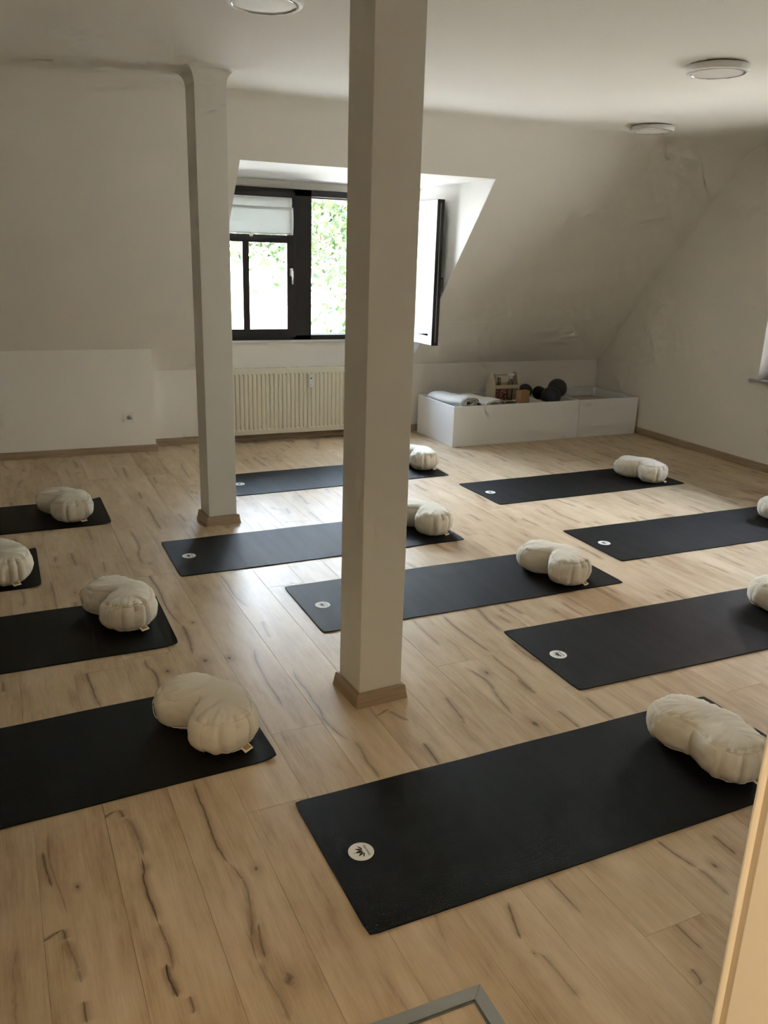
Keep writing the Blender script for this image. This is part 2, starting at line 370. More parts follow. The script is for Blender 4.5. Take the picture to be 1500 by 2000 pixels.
def skirting_mat():
    m, n, l, b = mat('oak_skirting_foil', (0.33, 0.25, 0.16), 0.5)
    tc = n.new('ShaderNodeTexCoord'); mp = n.new('ShaderNodeMapping'); mp.inputs['Scale'].default_value = (3, 3, 70)
    z = n.new('ShaderNodeTexNoise'); z.inputs['Scale'].default_value = 1; z.inputs['Detail'].default_value = 5
    r = n.new('ShaderNodeValToRGB'); r.color_ramp.elements[0].position = .3; r.color_ramp.elements[1].position = .7
    r.color_ramp.elements[0].color = (0.30, 0.215, 0.13, 1); r.color_ramp.elements[1].color = (0.43, 0.325, 0.215, 1)
    l.new(tc.outputs['Object'], mp.inputs[0]); l.new(mp.outputs[0], z.inputs['Vector']); l.new(z.outputs['Fac'], r.inputs[0]); l.new(r.outputs[0], b.inputs['Base Color']); return m
M['skirting'] = skirting_mat()
# ------------------------------------------------------------------ room shell
YB, YL, XR, CZ = 7.663, 7.473, 6.040, 2.738      # back wall, left bump, right wall, ceiling
KS = 1.1355
def slope_z(y): return 0.712 + KS * (7.647 - y)
def slope_y(z): return 7.647 - (z - 0.712) / KS
XJ, XW0, YF0, YF1 = 1.076, -2.6, 0.35, 0.50
DXL, DXR, DZ = 1.575, 3.680, 2.365               # dormer opening
DY = slope_y(DZ)

def structure(o): o['kind'] = 'structure'; return o

# back wall: low knee walls, the deeper left part, the wall under the dormer window
wall_back = MB()
wall_back.box((XJ, YB, 0), (XR + .3, YB + .3, slope_z(YB)))
wall_back.box((XW0 - .2, YL, 0), (XJ, YB + .3, slope_z(YL)))
wall_back.box((1.40, YB, slope_z(YB)), (DXR + .1, YB + .3, 0.937))
wall_back.box((1.40, YB, 2.297), (DXR + .1, YB + .3, 2.62))
structure(wall_back.build('wall_back', M['wall']))

# sloping roof side with a soft fillet into the ceiling
prof = []
R_ = 0.30; yc = slope_y(CZ); ang = math.atan(KS); tl = R_ * math.tan(ang / 2)
d = Vector((1, -KS)).normalized()
P1 = Vector((yc, CZ)) + d * tl; P0 = Vector((yc - tl, CZ)); C0 = Vector((yc - tl, CZ - R_))
arc = [Vector((C0.x + R_ * math.sin(ang * k / 20), C0.y + R_ * math.cos(ang * k / 20))) for k in range(21)]
def slope_poly(ylow, up=True):
    lo = Vector((ylow, slope_z(ylow)))
    n = Vector((KS, 1)).normalized() * 0.28
    return [lo] + arc[::-1] + [Vector((P0.x, CZ + .28)), lo + n + Vector((0, 0))] if up else None
ws = MB()
ws.prism(slope_poly(7.70), 'x', XW0 - .2, DXL); ws.prism(slope_poly(7.70), 'x', DXR, XR + .3); ws.prism(slope_poly(DY), 'x', DXL, DXR)
structure(ws.build('wall_back_slope', M['wall']))

# dormer: splayed left cheek, right cheek, ceiling
wc = MB()
b = bmesh.new()
def xl(y): return DXL + .002
tri = [(DY + .004, DZ), (7.704, slope_z(7.70)), (8.0, slope_z(7.70)), (8.0, DZ + .05), (DY + .004, DZ + .05)]
A = [b.verts.new((xl(y), y, z)) for y, z in tri]; B = [b.verts.new((xl(y) - .22, y, z)) for y, z in tri]
b.faces.new(A); b.faces.new(B[::-1])
for i in range(5): b.faces.new([A[i], B[i], B[(i + 1) % 5], A[(i + 1) % 5]])
bmesh.ops.recalc_face_normals(b, faces=b.faces); wc.merge(b)
wc.prism(tri, 'x', DXR - .002, DXR + .22)
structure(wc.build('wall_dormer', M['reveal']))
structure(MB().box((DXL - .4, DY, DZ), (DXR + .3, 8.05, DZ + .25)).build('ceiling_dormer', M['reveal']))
structure(MB().box((XW0 - .2, YF0, CZ), (XR + .3, P0.x, CZ + .28)).build('ceiling', M['ceiling']))

# side walls
W2Y0, W2Y1, W2Z0, W2Z1 = 2.80, 5.40, 0.790, 2.06
wr = MB()
wr.box((XR, YF0, 0), (XR + .32, W2Y0, CZ)); wr.box((XR, W2Y1, 0), (XR + .32, YB + .3, CZ))
wr.box((XR, W2Y0, 0), (XR + .32, W2Y1, W2Z0 - .025)); wr.box((XR, W2Y0, W2Z1), (XR + .32, W2Y1, CZ))
structure(wr.build('wall_right', M['wall']))
structure(MB().box((XW0 - .2, YF1, 0), (XW0, YB + .3, CZ)).build('wall_left', M['wall']))
DX0, DX1, DH = -0.36, 0.676, 2.16
wf = MB()
wf.box((XW0 - .2, YF0, 0), (DX0, YF1, CZ)); wf.box((DX1, YF0, 0), (XR, YF1, CZ)); wf.box((DX0, YF0, DH), (DX1, YF1, CZ))
structure(wf.build('wall_front', M['wall']))
# small hall the picture was taken from
HX0, HX1, HY0 = -1.25, 1.35, -1.9
wh = MB()
wh.box((HX0 - .15, HY0, 0), (HX0, YF0, 2.6)); wh.box((HX1, HY0, 0), (HX1 + .15, YF0, 2.6)); wh.box((HX0 - .15, HY0 - .15, 0), (HX1 + .15, HY0, 2.6))
structure(wh.build('wall_hall', M['wall']))
structure(MB().box((HX0 - .15, HY0 - .15, 2.6), (HX1 + .15, YF0, 2.75)).build('ceiling_hall', M['ceiling']))

# ------------------------------------------------------------------ floor: oak laminate, board by board
FA, PW, PL = 0.027, 0.2115, 2.193
CA, SA = math.cos(FA), math.sin(FA)
floor = empty('floor', (0, 0, 0), FA); structure(floor)
b_ = MB(); b_.box((-3.2, -2.3, -0.10), (6.7, 8.2, -0.0095)); fo = b_.build('subfloor', M['board_edge'], floor)
wood_auto = wood('oak_laminate', auto=1.0)
wood_quiet = wood('oak_laminate_calm', auto=0.45)
CRACKS=[
(0.0035,1,[(0.257,1.871),(0.255,1.936),(0.25,1.987),(0.25,2.03),(0.251,2.06),(0.258,2.09),(0.259,2.141)]),
(0.006,0.6,[(0.264,1.7),(0.266,1.734),(0.267,1.782),(0.263,1.82),(0.257,1.871)]),
(0.007,1,[(0.257,1.613),(0.253,1.649),(0.248,1.685),(0.251,1.724)]),
(0.0035,0.95,[(0.494,2.016),(0.484,2.066),(0.478,2.146),(0.482,2.241),(0.483,2.292),(0.481,2.356),(0.485,2.451)]),
(0.008,0.55,[(0.467,1.641),(0.47,1.693),(0.495,1.785),(0.506,1.848),(0.514,1.909),(0.508,1.961),(0.494,2.016)]),
(0.009,0.4,[(0.486,1.437),(0.486,1.489),(0.481,1.533),(0.474,1.58),(0.467,1.641)]),
(0.003,0.8,[(0.489,1.643),(0.495,1.708),(0.507,1.761)]),
(0.003,0.9,[(0.007,2.117),(-0.003,2.206),(-0.008,2.288)]),
(0.002,0.5,[(0.037,1.999),(0.03,2.068),(0.017,2.161),(0.008,2.264),(0.016,2.378)]),
(0.01,0.9,[(-0.033,1.921),(-0.005,1.937),(0.022,1.948)]),
(0.005,0.8,[(0.025,1.908),(0.024,1.926),(0.021,1.946)]),
(0.014,0.45,[(0.047,1.75),(0.045,1.802),(0.035,1.858),(0.025,1.908)]),
(0.008,0.9,[(0.178,2.371),(0.205,2.392),(0.232,2.399)]),
(0.004,0.8,[(0.239,2.354),(0.231,2.398)]),
(0.014,0.4,[(0.267,2.154),(0.267,2.202),(0.26,2.282),(0.239,2.354)]),
(0.004,0.8,[(0.048,1.628),(0.047,1.663),(0.047,1.694)]),
(0.004,0.75,[(0.282,1.552),(0.285,1.574),(0.284,1.606)]),
(0.004,0.8,[(1.136,1.426),(1.153,1.483),(1.179,1.555)]),
(0.005,0.5,[(1.167,1.208),(1.163,1.264),(1.161,1.341),(1.143,1.373)]),
(0.002,0.9,[(1.346,1.437),(1.343,1.515),(1.341,1.594)]),
(0.004,0.8,[(1.789,1.441),(1.772,1.51),(1.762,1.59)]),
(0.007,0.5,[(1.788,1.317),(1.793,1.379),(1.789,1.441)]),
(0.003,0.9,[(1.947,1.435),(1.948,1.537)]),
(0.002,0.8,[(1.567,1.201),(1.563,1.262),(1.566,1.312)]),
(0.004,0.9,[(1.47,1.118),(1.487,1.135),(1.49,1.168)]),
(0.004,0.85,[(1.087,2.476),(1.064,2.523),(1.052,2.58),(1.045,2.654),(1.055,2.726),(1.054,2.812),(1.059,2.885),(1.054,2.98),(1.08,3.086)]),
(0.006,0.5,[(1.085,2.214),(1.088,2.278),(1.086,2.333),(1.098,2.423),(1.087,2.476)]),
(0.008,0.8,[(1.252,2.598),(1.311,2.628)]),
(0.006,0.6,[(1.352,2.516),(1.325,2.568),(1.31,2.615)]),
(0.004,0.9,[(1.317,2.209),(1.325,2.268),(1.329,2.315),(1.329,2.363)]),
(0.0025,0.9,[(1.553,2.433),(1.563,2.533),(1.573,2.63)]),
(0.008,0.6,[(1.759,2.398),(1.771,2.482),(1.785,2.57),(1.807,2.676),(1.797,2.748),(1.779,2.826)]),
(0.004,0.8,[(1.977,2.886),(1.964,2.958),(1.958,3.062),(1.953,3.191),(1.964,3.356)]),
(0.004,0.7,[(1.947,2.504),(1.95,2.602),(1.96,2.699),(1.955,2.792),(1.977,2.886)]),
(0.004,0.85,[(1.944,2.501),(1.94,2.558),(1.941,2.635)]),
(0.004,0.8,[(1.949,2.209),(1.949,2.277),(1.948,2.357)]),
(0.004,0.7,[(2.123,2.206),(2.12,2.301),(2.131,2.406)]),
(0.003,0.7,[(1.785,3.041),(1.786,3.195),(1.795,3.366)]),
(0.0035,0.8,[(0.925,2.803),(0.93,2.888),(0.927,2.995),(0.933,3.118),(0.945,3.246),(0.974,3.343)]),
(0.0035,0.7,[(1.076,3.8),(1.06,3.866),(1.048,3.997),(1.055,4.172),(1.043,4.316)]),
(0.005,0.8,[(0.716,3.715),(0.695,3.816),(0.686,3.994),(0.693,4.176),(0.684,4.358),(0.681,4.574)]),
(0.009,0.6,[(0.693,3.39),(0.703,3.466),(0.715,3.61),(0.716,3.715)]),
(0.008,0.6,[(0.685,4.589),(0.679,4.708),(0.689,4.807),(0.713,4.974),(0.71,5.151),(0.701,5.274)]),
(0.0035,0.7,[(1.069,3.42),(1.072,3.485),(1.088,3.622)]),
(0.005,0.7,[(0.262,3.069),(0.249,3.151),(0.246,3.244),(0.238,3.342),(0.246,3.427)]),
(0.005,0.7,[(0.489,3.083),(0.501,3.173),(0.506,3.266),(0.484,3.365),(0.486,3.423)]),
(0.005,0.6,[(0.176,4.125),(0.176,4.235),(0.177,4.365),(0.171,4.523)]),
(0.006,0.5,[(0.021,4.216),(0.032,4.341),(0.02,4.443)]),
(0.004,0.7,[(0.893,6.583),(0.908,6.922)]),
(0.004,0.7,[(0.896,5.946),(0.907,6.134)]),
(0.004,0.75,[(0.899,5.179),(0.894,5.382),(0.897,5.568),(0.901,5.765)]),
(0.006,0.6,[(1.071,6.309),(1.091,6.559)]),
(0.004,0.6,[(1.351,6.387),(1.363,6.694),(1.387,6.926)]),
(0.004,0.7,[(1.079,4.972),(1.089,5.211)]),
(0.004,0.6,[(1.083,5.294),(1.069,5.506)]),
(0.004,0.6,[(0.459,5.129),(0.457,5.386)]),
(0.003,0.7,[(0.464,4.545),(0.475,4.74)]),
]
KNOTS= [(0.524, 1.554, 0.026), (0.561, 1.964, 0.014), (0.073, 2.093, 0.01), (1.846, 1.429, 0.014), (1.802, 2.306, 0.028), (1.848, 2.737, 0.022), (0.732, 3.311, 0.022), (0.77, 3.722, 0.016), (0.89, 4.808, 0.012), (0.721, 4.611, 0.016), (0.558, 3.274, 0.018), (1.143, 1.373, 0.006), (0.837, 3.295, 0.018), (1.546, 2.428, 0.006)]

U0 = 1.0305                               # left seam of column 0
jo = {0: 6.59, 1: 4.017, 2: 1.298, 3: 2.87, -1: 2.63}
prnd = random.Random(5)
def plank_mesh(v0, v1, u1=PW):
    m = MB(); g = 0.0003
    m.box((g, v0 + g, -0.009), (u1 - g, v1 - g, 0.0), 0.0006, 1)
    return m.mesh('plank', None)
full = plank_mesh(0, PL)
full.materials.append(wood_auto)
FY0, FY1, FX0, FX1 = -2.0, YB + .05, XW0 - .1, XR + .04
for k in range(-18, 27):
    u = U0 + k * PW
    # x of this column at mid depth
    if u * CA - 3 * SA > FX1 + .1 or u * CA - 3 * SA < FX0 - .3: continue
    j = jo.get(k, prnd.uniform(0, PL))
    j = j - math.ceil((j + 2.5) / PL) * PL
    while j < 8.0:
        a, e = j, j + PL
        lo, hi = max(a, FY0), min(e, FY1)
        j += PL
        if hi - lo < 0.03: continue
        cx, cv = u + PW / 2, (lo + hi) / 2
        cr = [(w, s, [(p[0] - u, p[1] - a) for p in pts]) for w, s, pts in CRACKS
              if u <= sum(p[0] for p in pts) / len(pts) < u + PW and a <= sum(p[1] for p in pts) / len(pts) < e]
        kn = [(p[0] - u, p[1] - a, p[2]) for p in KNOTS if u <= p[0] < u + PW and a <= p[1] < e]
        if hi - lo > PL - 1e-6: me = full
        else: me = plank_mesh(lo - a, hi - a); me.materials.append(wood_auto)
        if cr or kn:
            me = me.copy(); me.materials.clear(); me.materials.append(wood('oak_laminate_board', cr, kn, auto=0.0 if len(cr) + len(kn) > 2 else 0.35))
        elif cv < 2.4 and k < 8:
            me = me.copy(); me.materials.clear(); me.materials.append(wood_quiet)
        link('plank', me, floor, (u, a, 0))

# ------------------------------------------------------------------ skirting
def skirt_prof(t0=.015, t1=.017, h=.060):
    return [(0, 0), (t1, 0), (t0, h - .004), (t0 - .004, h), (0, h)]
def skirt(name, p0, p1, nrm, h=.060, t0=.014, t1=.017, mitre0=0.0, mitre1=0.0, parent=None):
    """board from p0 to p1 against a wall, sticking out along nrm; mitre*: extra length at the outer edge"""
    p0 = Vector(p0); p1 = Vector(p1); nr = Vector(nrm).normalized(); t = (p1 - p0).normalized()
    b = bmesh.new(); pr = skirt_prof(t0, t1, h)
    A = [b.verts.new((*(p0 + nr * q[0] - t * q[0] * mitre0), q[1])) for q in pr]
    B = [b.verts.new((*(p1 + nr * q[0] + t * q[0] * mitre1), q[1])) for q in pr]
    b.faces.new(A); b.faces.new(B[::-1]); n = len(pr)
    for i in range(n): b.faces.new([A[i], B[i], B[(i + 1) % n], A[(i + 1) % n]])
    m = MB(); m.merge(b); return m.build(name, M['skirting'], parent)
structure(skirt('baseboard_back', (XJ, YB), (XR, YB), (0, -1), h=.068))
structure(skirt('baseboard_left', (XW0, YL), (XJ, YL), (0, -1), h=.062, mitre1=1))
structure(skirt('baseboard_left', (XJ, YB - .016), (XJ, YL), (1, 0), h=.062, mitre1=1))
structure(skirt('baseboard_right', (XR, YF1), (XR, YB - .016), (-1, 0), h=.068))

# ------------------------------------------------------------------ pillars
def pillar(x, y, label):
    t = empty('pillar', (x, y, 0), 0.073); tag(t, label, 'pillar', 'white square pillars in the room')
    s = 0.190
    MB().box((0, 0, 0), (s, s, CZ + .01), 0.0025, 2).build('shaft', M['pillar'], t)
    c = MB(); b = bmesh.new(); rings = []
    for k in range(7):
        a = k / 6 * math.pi / 2; off = 0.055 * (1 - math.cos(a)); z = CZ - 0.075 + 0.075 * math.sin(a) * 1.0
        rings.append([b.verts.new(p) for p in ((-off - .001, -off - .001, z), (s + off + .001, -off - .001, z), (s + off + .001, s + off + .001, z), (-off - .001, s + off + .001, z))])
    for A, B in zip(rings, rings[1:]):
        for i in range(4): b.faces.new([A[i], A[(i + 1) % 4], B[(i + 1) % 4], B[i]])
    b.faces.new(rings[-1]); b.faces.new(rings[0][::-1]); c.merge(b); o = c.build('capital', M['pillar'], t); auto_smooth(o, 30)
    e = .001
    for p0, p1, nn in (((-e, -e), (s + e, -e), (0, -1)), ((s + e, -e), (s + e, s + e), (1, 0)), ((s + e, s + e), (-e, s + e), (0, 1)), ((-e, s + e), (-e, -e), (-1, 0))):
        skirt('skirting_board', p0, p1, nn, h=.060, t0=.013, t1=.021, mitre0=1, mitre1=1, parent=t)
    return t
pillar(1.139, 2.724, 'white square pillar nearest the viewer, standing beside two black yoga mats')
pillar(1.067, 5.208, 'white square pillar farther back, just left of the dark dormer window')

# ------------------------------------------------------------------ dormer window
win = empty('window_1', (0, 0, 0)); structure(win)
FD, FW = M['frame_dark'], M['frame_white']
y0, y1 = 7.625, 7.70
WZ0, WZ1, WX0, WX1 = 0.957, 2.297, 1.46, 3.675
fr = MB()
fr.box((WX0, y0, WZ0), (WX1, y1, WZ0 + .045), .003); fr.box((WX0, y0, WZ1 - .055), (WX1, y1, WZ1), .003)
fr.box((WX0, y0, WZ0), (WX0 + .05, y1, WZ1), .003); fr.box((WX1 - .05, y0, WZ0), (WX1, y1, WZ1), .003)
fr.box((2.42, y0, WZ0), (2.600, y1, WZ1), .003); fr.box((3.01, y0, WZ0), (3.06, y1, WZ1), .003)
fr.build('window_frame', FD, win)
ofr = MB(); ofr.box((2.600, y1 - .01, WZ0 + .03), (3.01, y1 + .012, WZ0 + .052)); ofr.box((2.600, y1 - .01, WZ1 - .07), (3.01, y1 + .012, WZ1 - .05)); ofr.build('rebate', FW, win)
def sash(name, w, h, muntins, parent, loc, rz, bar_z, ys=1):
    """sash frame in its own x (0 at the hinge .. w); the room side looks along -y (ys=1) or +y (ys=-1)"""
    s = empty(name, loc, rz, parent); st = .078
    def bx(mb, x0, x1, ya, yb, z0, z1, bv=0.0):
        ya, yb = sorted((ya * ys, yb * ys)); mb.box((x0, ya, z0), (x1, yb, z1), bv, 2)
    inner, outer = MB(), MB()
    for mb, ya, yb, e in ((inner, -.072, -.006, 0), (outer, -.006, 0.0, .004)):
        bx(mb, e, w - e, ya, yb, e, st, .002); bx(mb, e, w - e, ya, yb, h - st, h - e, .002)
        bx(mb, e, st, ya, yb, st - .002, h - st + .002, .002); bx(mb, w - st, w - e, ya, yb, st - .002, h - st + .002, .002)
        ya2, yb2 = (ya + .008, yb) if e == 0 else (ya, yb - .001)
        bx(mb, st - .002, w - st + .002, ya2, yb2, bar_z, bar_z + .068, .001)
        for mx_, za, zb in muntins: bx(mb, mx_ - .030, mx_ + .030, ya2, yb2, za - .002, zb + .002, .001)
    inner.build('stile_frame', FD, s); outer.build('outer_frame', FW, s)
    m = MB(); bx(m, st - .01, w - st + .01, -.030, -.022, st - .01, h - st + .01); m.build('pane', M['glass'], s)
    g = MB(); bx(g, w - .001, w + .001, -.040, -.034, .03, h - .03); g.build('hardware_track', M['alu'], s)
    hx = w - st / 2; hm_ = M['dark_plastic'] if name == 'open_sash' else M['metal']; hz = h * .455
    m = MB(); bx(m, hx - .015, hx + .015, -.080, -.071, hz - .03, hz + .04, .003)
    m.tube([(hx, -.078 * ys, hz + .02), (hx, -.112 * ys, hz + .02), (hx, -.120 * ys, hz + .005), (hx, -.122 * ys, hz - .10)], .0085, 10)
    m.build('handle', hm_, s, smooth=True)
    return s
sh = WZ1 - WZ0 - .05
sash('closed_sash', .945, sh, [(.482, .078, .847)], win, (1.49, y0 + .05, WZ0 + .025), 0, .847)
# middle light: fixed pane set directly in the frame
MB().box((2.595, 7.668, WZ0 + .04), (3.015, 7.676, WZ1 - .05)).build('pane', M['glass'], win)
# right sash swung wide open into the dormer: hinged at its right edge
sash('open_sash', .625, sh, [], win, (3.552, 7.605, WZ0 - .004), math.radians(-90 + 1), .847, ys=-1)
hg = MB(); hg.lathe([(0, 0), (.009, 0), (.009, .07), (0, .07)], 12, (3.660, 7.612, WZ0 + .1)); hg.lathe([(0, 0), (.009, 0), (.009, .07), (0, .07)], 12, (3.660, 7.612, WZ1 - .2))
hg.build('hinge', M['metal'], win)
MB().box((WX0 - .02, YB - .030, .937), (DXR, YB + .04, .957), .003).build('window_sill', M['white_board'], win)
MB().box((WX0 - .1, 7.70, .925), (DXR + .02, 7.90, .945), .002).build('outer_sill', M['alu'], win)

# window in the right-hand wall
w2 = empty('window_2', (0, 0, 0)); structure(w2)
xa, xb = XR + .20, XR + .27
f2 = MB()
for yy in (W2Y0, (W2Y0 + W2Y1) / 2 - .05, W2Y1 - .07): f2.box((xa, yy, W2Z0), (xb, yy + (.10 if W2Y0 < yy < W2Y1 - .1 else .07), W2Z1), .003)
f2.box((xa, W2Y0, W2Z0), (xb, W2Y1, W2Z0 + .07), .003); f2.box((xa, W2Y0, W2Z1 - .07), (xb, W2Y1, W2Z1), .003)
f2.build('window_frame', FD, w2)
MB().box((xa + .03, W2Y0 + .06, W2Z0 + .06), (xa + .036, (W2Y0 + W2Y1) / 2 - .04, W2Z1 - .06)).build('pane', M['glass'], w2)
MB().box((xa + .03, (W2Y0 + W2Y1) / 2 + .04, W2Z0 + .06), (xa + .036, W2Y1 - .06, W2Z1 - .06)).build('pane', M['glass'], w2)
MB().box((XR - .045, W2Y0 - .06, W2Z0 - .025), (XR + .30, W2Y1 + .062, W2Z0), .003).build('window_sill', M['granite'], w2)
rv = MB(); rv.box((XR + .002, W2Y1 - .004, W2Z0), (xa, W2Y1, W2Z1)); rv.box((XR + .002, W2Y0, W2Z0), (xa, W2Y0 + .004, W2Z1)); rv.box((XR + .002, W2Y0, W2Z1 - .004), (xa, W2Y1, W2Z1))
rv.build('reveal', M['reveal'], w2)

# ------------------------------------------------------------------ doorway the viewer stands in
door = empty('door_1', (0, 0, 0)); structure(door)
dm = MB()
dm.box((DX1 - .012, YF0 - .01, 0), (DX1, YF1 - .007, DH), .002); dm.box((DX0, YF0 - .01, 0), (DX0 + .012, YF1 - .007, DH), .002); dm.box((DX0, YF0 - .01, DH - .012), (DX1, YF1 - .007, DH), .002)
dm.build('door_lining', M['door_paint'], door)
ds = MB(); ds.box((DX1 - .009, YF1 - .009, 0), (DX1, YF1 + .003, DH)); ds.box((DX0, YF1 - .009, 0), (DX0 + .009, YF1 + .003, DH)); ds.build('door_seal', M['seal'], door)
dc = MB()
dc.box((DX1 - .012, YF1 + .001, 0), (DX1 + .065, YF1 + .012, DH + .06), .005, 3); dc.box((DX0 - .065, YF1 + .001, 0), (DX0 + .012, YF1 + .012, DH + .06), .005, 3); dc.box((DX0, YF1 + .001, DH - .012), (DX1, YF1 + .012, DH + .06), .005, 3)
dc.build('architrave', M['door_paint'], door)

# hall ceiling lamp (lit, warm)
hl = empty('ceiling_lamp', (-.45, -.35, 2.6)); tag(hl, 'lit warm ceiling lamp in the hall behind the viewer', 'lamp')
MB().lathe([(0, 0), (.16, 0), (.16, -.03), (0, -.03)], 40).build('lamp_base', M['plastic'], hl)
em, n_, l_, b2 = mat('warm_lit_shade', (1, .8, .55), .5); b2.inputs['Emission Color'].default_value = (1.0, .76, .50, 1); b2.inputs['Emission Strength'].default_value = 4.0
MB().lathe([(.15, -.03), (.15, -.05), (.12, -.075), (.06, -.088), (0, -.09)], 40).build('lamp_shade', em, hl, smooth=True)
# ------------------------------------------------------------------ flush ceiling lamps
def ceiling_lamp(x, y, label):
    t = empty('ceiling_lamp', (x, y, CZ)); tag(t, label, 'lamp', 'round white ceiling lamps, switched off')
    MB().lathe([(0, 0), (.135, 0), (.135, -.012), (0, -.012)], 48).build('mounting_plate', M['dark_plastic'], t)
    o = MB().lathe([(.125, -.006), (.152, -.006), (.157, -.012), (.158, -.030), (.154, -.038), (.144, -.041), (.135, -.038), (.130, -.030)], 56).build('rim', M['chrome'] if False else M['plastic'], t); auto_smooth(o, 40)
    o = MB().lathe([(.132, -.033), (.1325, -.040), (.1315, -.0425), (.129, -.041), (.129, -.033)], 56).build('trim_ring', M['chrome'], t); auto_smooth(o, 40)
    o = MB().lathe([(.131, -.025), (.130, -.037), (.09, -.041), (0, -.042)], 56).build('diffuser', M['diffuser'], t); auto_smooth(o, 40)
ceiling_lamp(1.045, 3.66, 'round flush ceiling lamp between the two white pillars, cut by the top edge')
ceiling_lamp(3.455, 3.66, 'round flush ceiling lamp at the right, larger of the two right of the front pillar')
ceiling_lamp(4.54, 5.40, 'small round flush ceiling lamp farthest away, where the ceiling meets the slope')
ceiling_lamp(-0.088, 5.24, 'round ceiling lamp whose rim just shows at the left edge')

# ------------------------------------------------------------------ radiator
rad = empty('radiator', (1.70, 7.548, 0)); tag(rad, 'long cream panel radiator with vertical ribs under the dormer window', 'radiator')
RWD, RZ0, RZ1 = 1.62, .078, .700
def radiator_front():
    nr = 39; pitch = RWD / nr; xs = [0, .004]
    me_v, me_f = [], []
    cols = []
    x = 0.012; cols = [0.0, 0.010]
    for i in range(nr - 1):
        c = (i + 1) * pitch
        cols += [c - .011, c - .007, c + .007, c + .011]
    cols += [RWD - .010, RWD]
    zs = [RZ0, RZ0 + .04, RZ0 + .055, RZ1 - .060, RZ1 - .045, RZ1]
    for iz, z in enumerate(zs):
        for ix, x in enumerate(cols):
            dpt = 0.0
            if 2 <= ix < len(cols) - 2:
                q = (ix - 2) % 4; dpt = .009 if q in (1, 2) else 0.0
            if iz in (0, 1, 4, 5): dpt = 0.0
            yy = dpt
            if ix in (0, len(cols) - 1): yy = .006
            me_v.append((x, yy, z))
    nc = len(cols)
    for a in range(len(zs) - 1):
        for c in range(nc - 1): me_f.append((a * nc + c, a * nc + c + 1, (a + 1) * nc + c + 1, (a + 1) * nc + c))
    me = bpy.data.meshes.new('front_panel'); me.from_pydata(me_v, [], me_f); me.materials.append(M['radiator'])
    return me
o = link('front_panel', radiator_front(), rad); sm = o.modifiers.new('thick', 'SOLIDIFY'); sm.thickness = .004; sm.offset = -1
bv = o.modifiers.new('soft', 'BEVEL'); bv.width = .0022; bv.segments = 2; bv.limit_method = 'ANGLE'; bv.angle_limit = math.radians(25)
MB().box((.01, .09, RZ0), (RWD - .01, .096, RZ1 - .01), .002).build('back_panel', M['radiator'], rad)
for xs_ in (0, RWD): MB().box((xs_ - .0035, .004, RZ0 - .005), (xs_ + .0035, .10, RZ1), .002).build('side_cover', M['radiator'], rad)
gr = MB()
gr.box((0, .002, RZ1 - .004), (RWD, .012, RZ1 + .004), .001); gr.box((0, .088, RZ1 - .004), (RWD, .10, RZ1 + .004), .001)
for i in range(54): gr.box((.008 + i * .03, .012, RZ1 - .002), (.018 + i * .03, .088, RZ1 + .002))
gr.build('top_grille', M['radiator'], rad)
MB().tube([(.05, .05, .20), (.05, .05, RZ0 - .01), (.05, .06, 0.0)], .009, 10).build('pipe', M['plastic'], rad)
hm = MB().box((.842, -.028, .516), (.887, .006, .640), .004).build('heat_meter', M['plastic'], rad)
tag(hm, 'white heat cost meter clipped to the ribs')
MB().box((.857, -.0295, .597), (.875, -.027, .608), .001).build('display', M['dark_plastic'], hm); MB().box((.862, -.0295, .536), (.869, -.027, .543), .001).build('button', M['dark_plastic'], hm)

# wall socket
so = empty('wall_socket', (.852, YL, .318)); tag(so, 'white round-plug power socket low on the left wall', 'socket')
MB().box((-.041, -.011, -.041), (.041, 0, .041), .003).build('cover_frame', M['plastic'], so)
o = MB().lathe([(.024, -.016), (.021, -.016), (.0195, -.003), (0, -.002)][::-1], 28, axis='y').build('insert', M['plastic'], so); o.scale = (1, 1, 1); auto_smooth(o, 40)
pr = MB().box((-.027, -.014, -.027), (.027, -.010, .027), .002).build('centre_plate', M['plastic'], so)
o.location = (0, 0, 0)
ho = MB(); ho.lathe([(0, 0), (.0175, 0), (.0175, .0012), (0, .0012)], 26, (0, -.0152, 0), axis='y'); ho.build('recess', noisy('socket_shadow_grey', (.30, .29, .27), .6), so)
hh = MB(); hh.lathe([(0, 0), (.0028, 0), (.0028, .001), (0, .001)], 10, (-.0095, -.0162, 0), axis='y'); hh.lathe([(0, 0), (.0028, 0), (.0028, .001), (0, .001)], 10, (.0095, -.0162, 0), axis='y')
hh.box((-.002, -.0165, .012), (.002, -.0152, .0175)); hh.box((-.002, -.0165, -.0175), (.002, -.0152, -.012)); hh.build('contact_hole', M['dark_plastic'], so)

# blind on the upper half of the closed sash
bl = empty('window_blind', (1.62, 7.598, 1.90)); tag(bl, 'white fabric blind covering the upper panes of the left window sash', 'blind')
bw = .79
def cloth_sheet(name, fn, nu, nv, m, parent, thick=.001, smooth=True):
    vs_ = [fn(i / nu, j / nv) for j in range(nv + 1) for i in range(nu + 1)]
    fs = [(j * (nu + 1) + i, j * (nu + 1) + i + 1, (j + 1) * (nu + 1) + i + 1, (j + 1) * (nu + 1) + i) for j in range(nv) for i in range(nu)]
    me = bpy.data.meshes.new(name); me.from_pydata(vs_, [], fs); me.materials.append(m)
    for p in me.polygons: p.use_smooth = smooth
    o = link(name, me, parent); s_ = o.modifiers.new('thick', 'SOLIDIFY'); s_.thickness = thick; s_.offset = 0; return o
cloth_sheet('lower_fabric', lambda u, v: (u * bw, -.014 - .004 * math.sin(u * 9) * v - .010 * math.sin(v * math.pi), .004 + v * .232), 30, 14, M['blind'], bl)
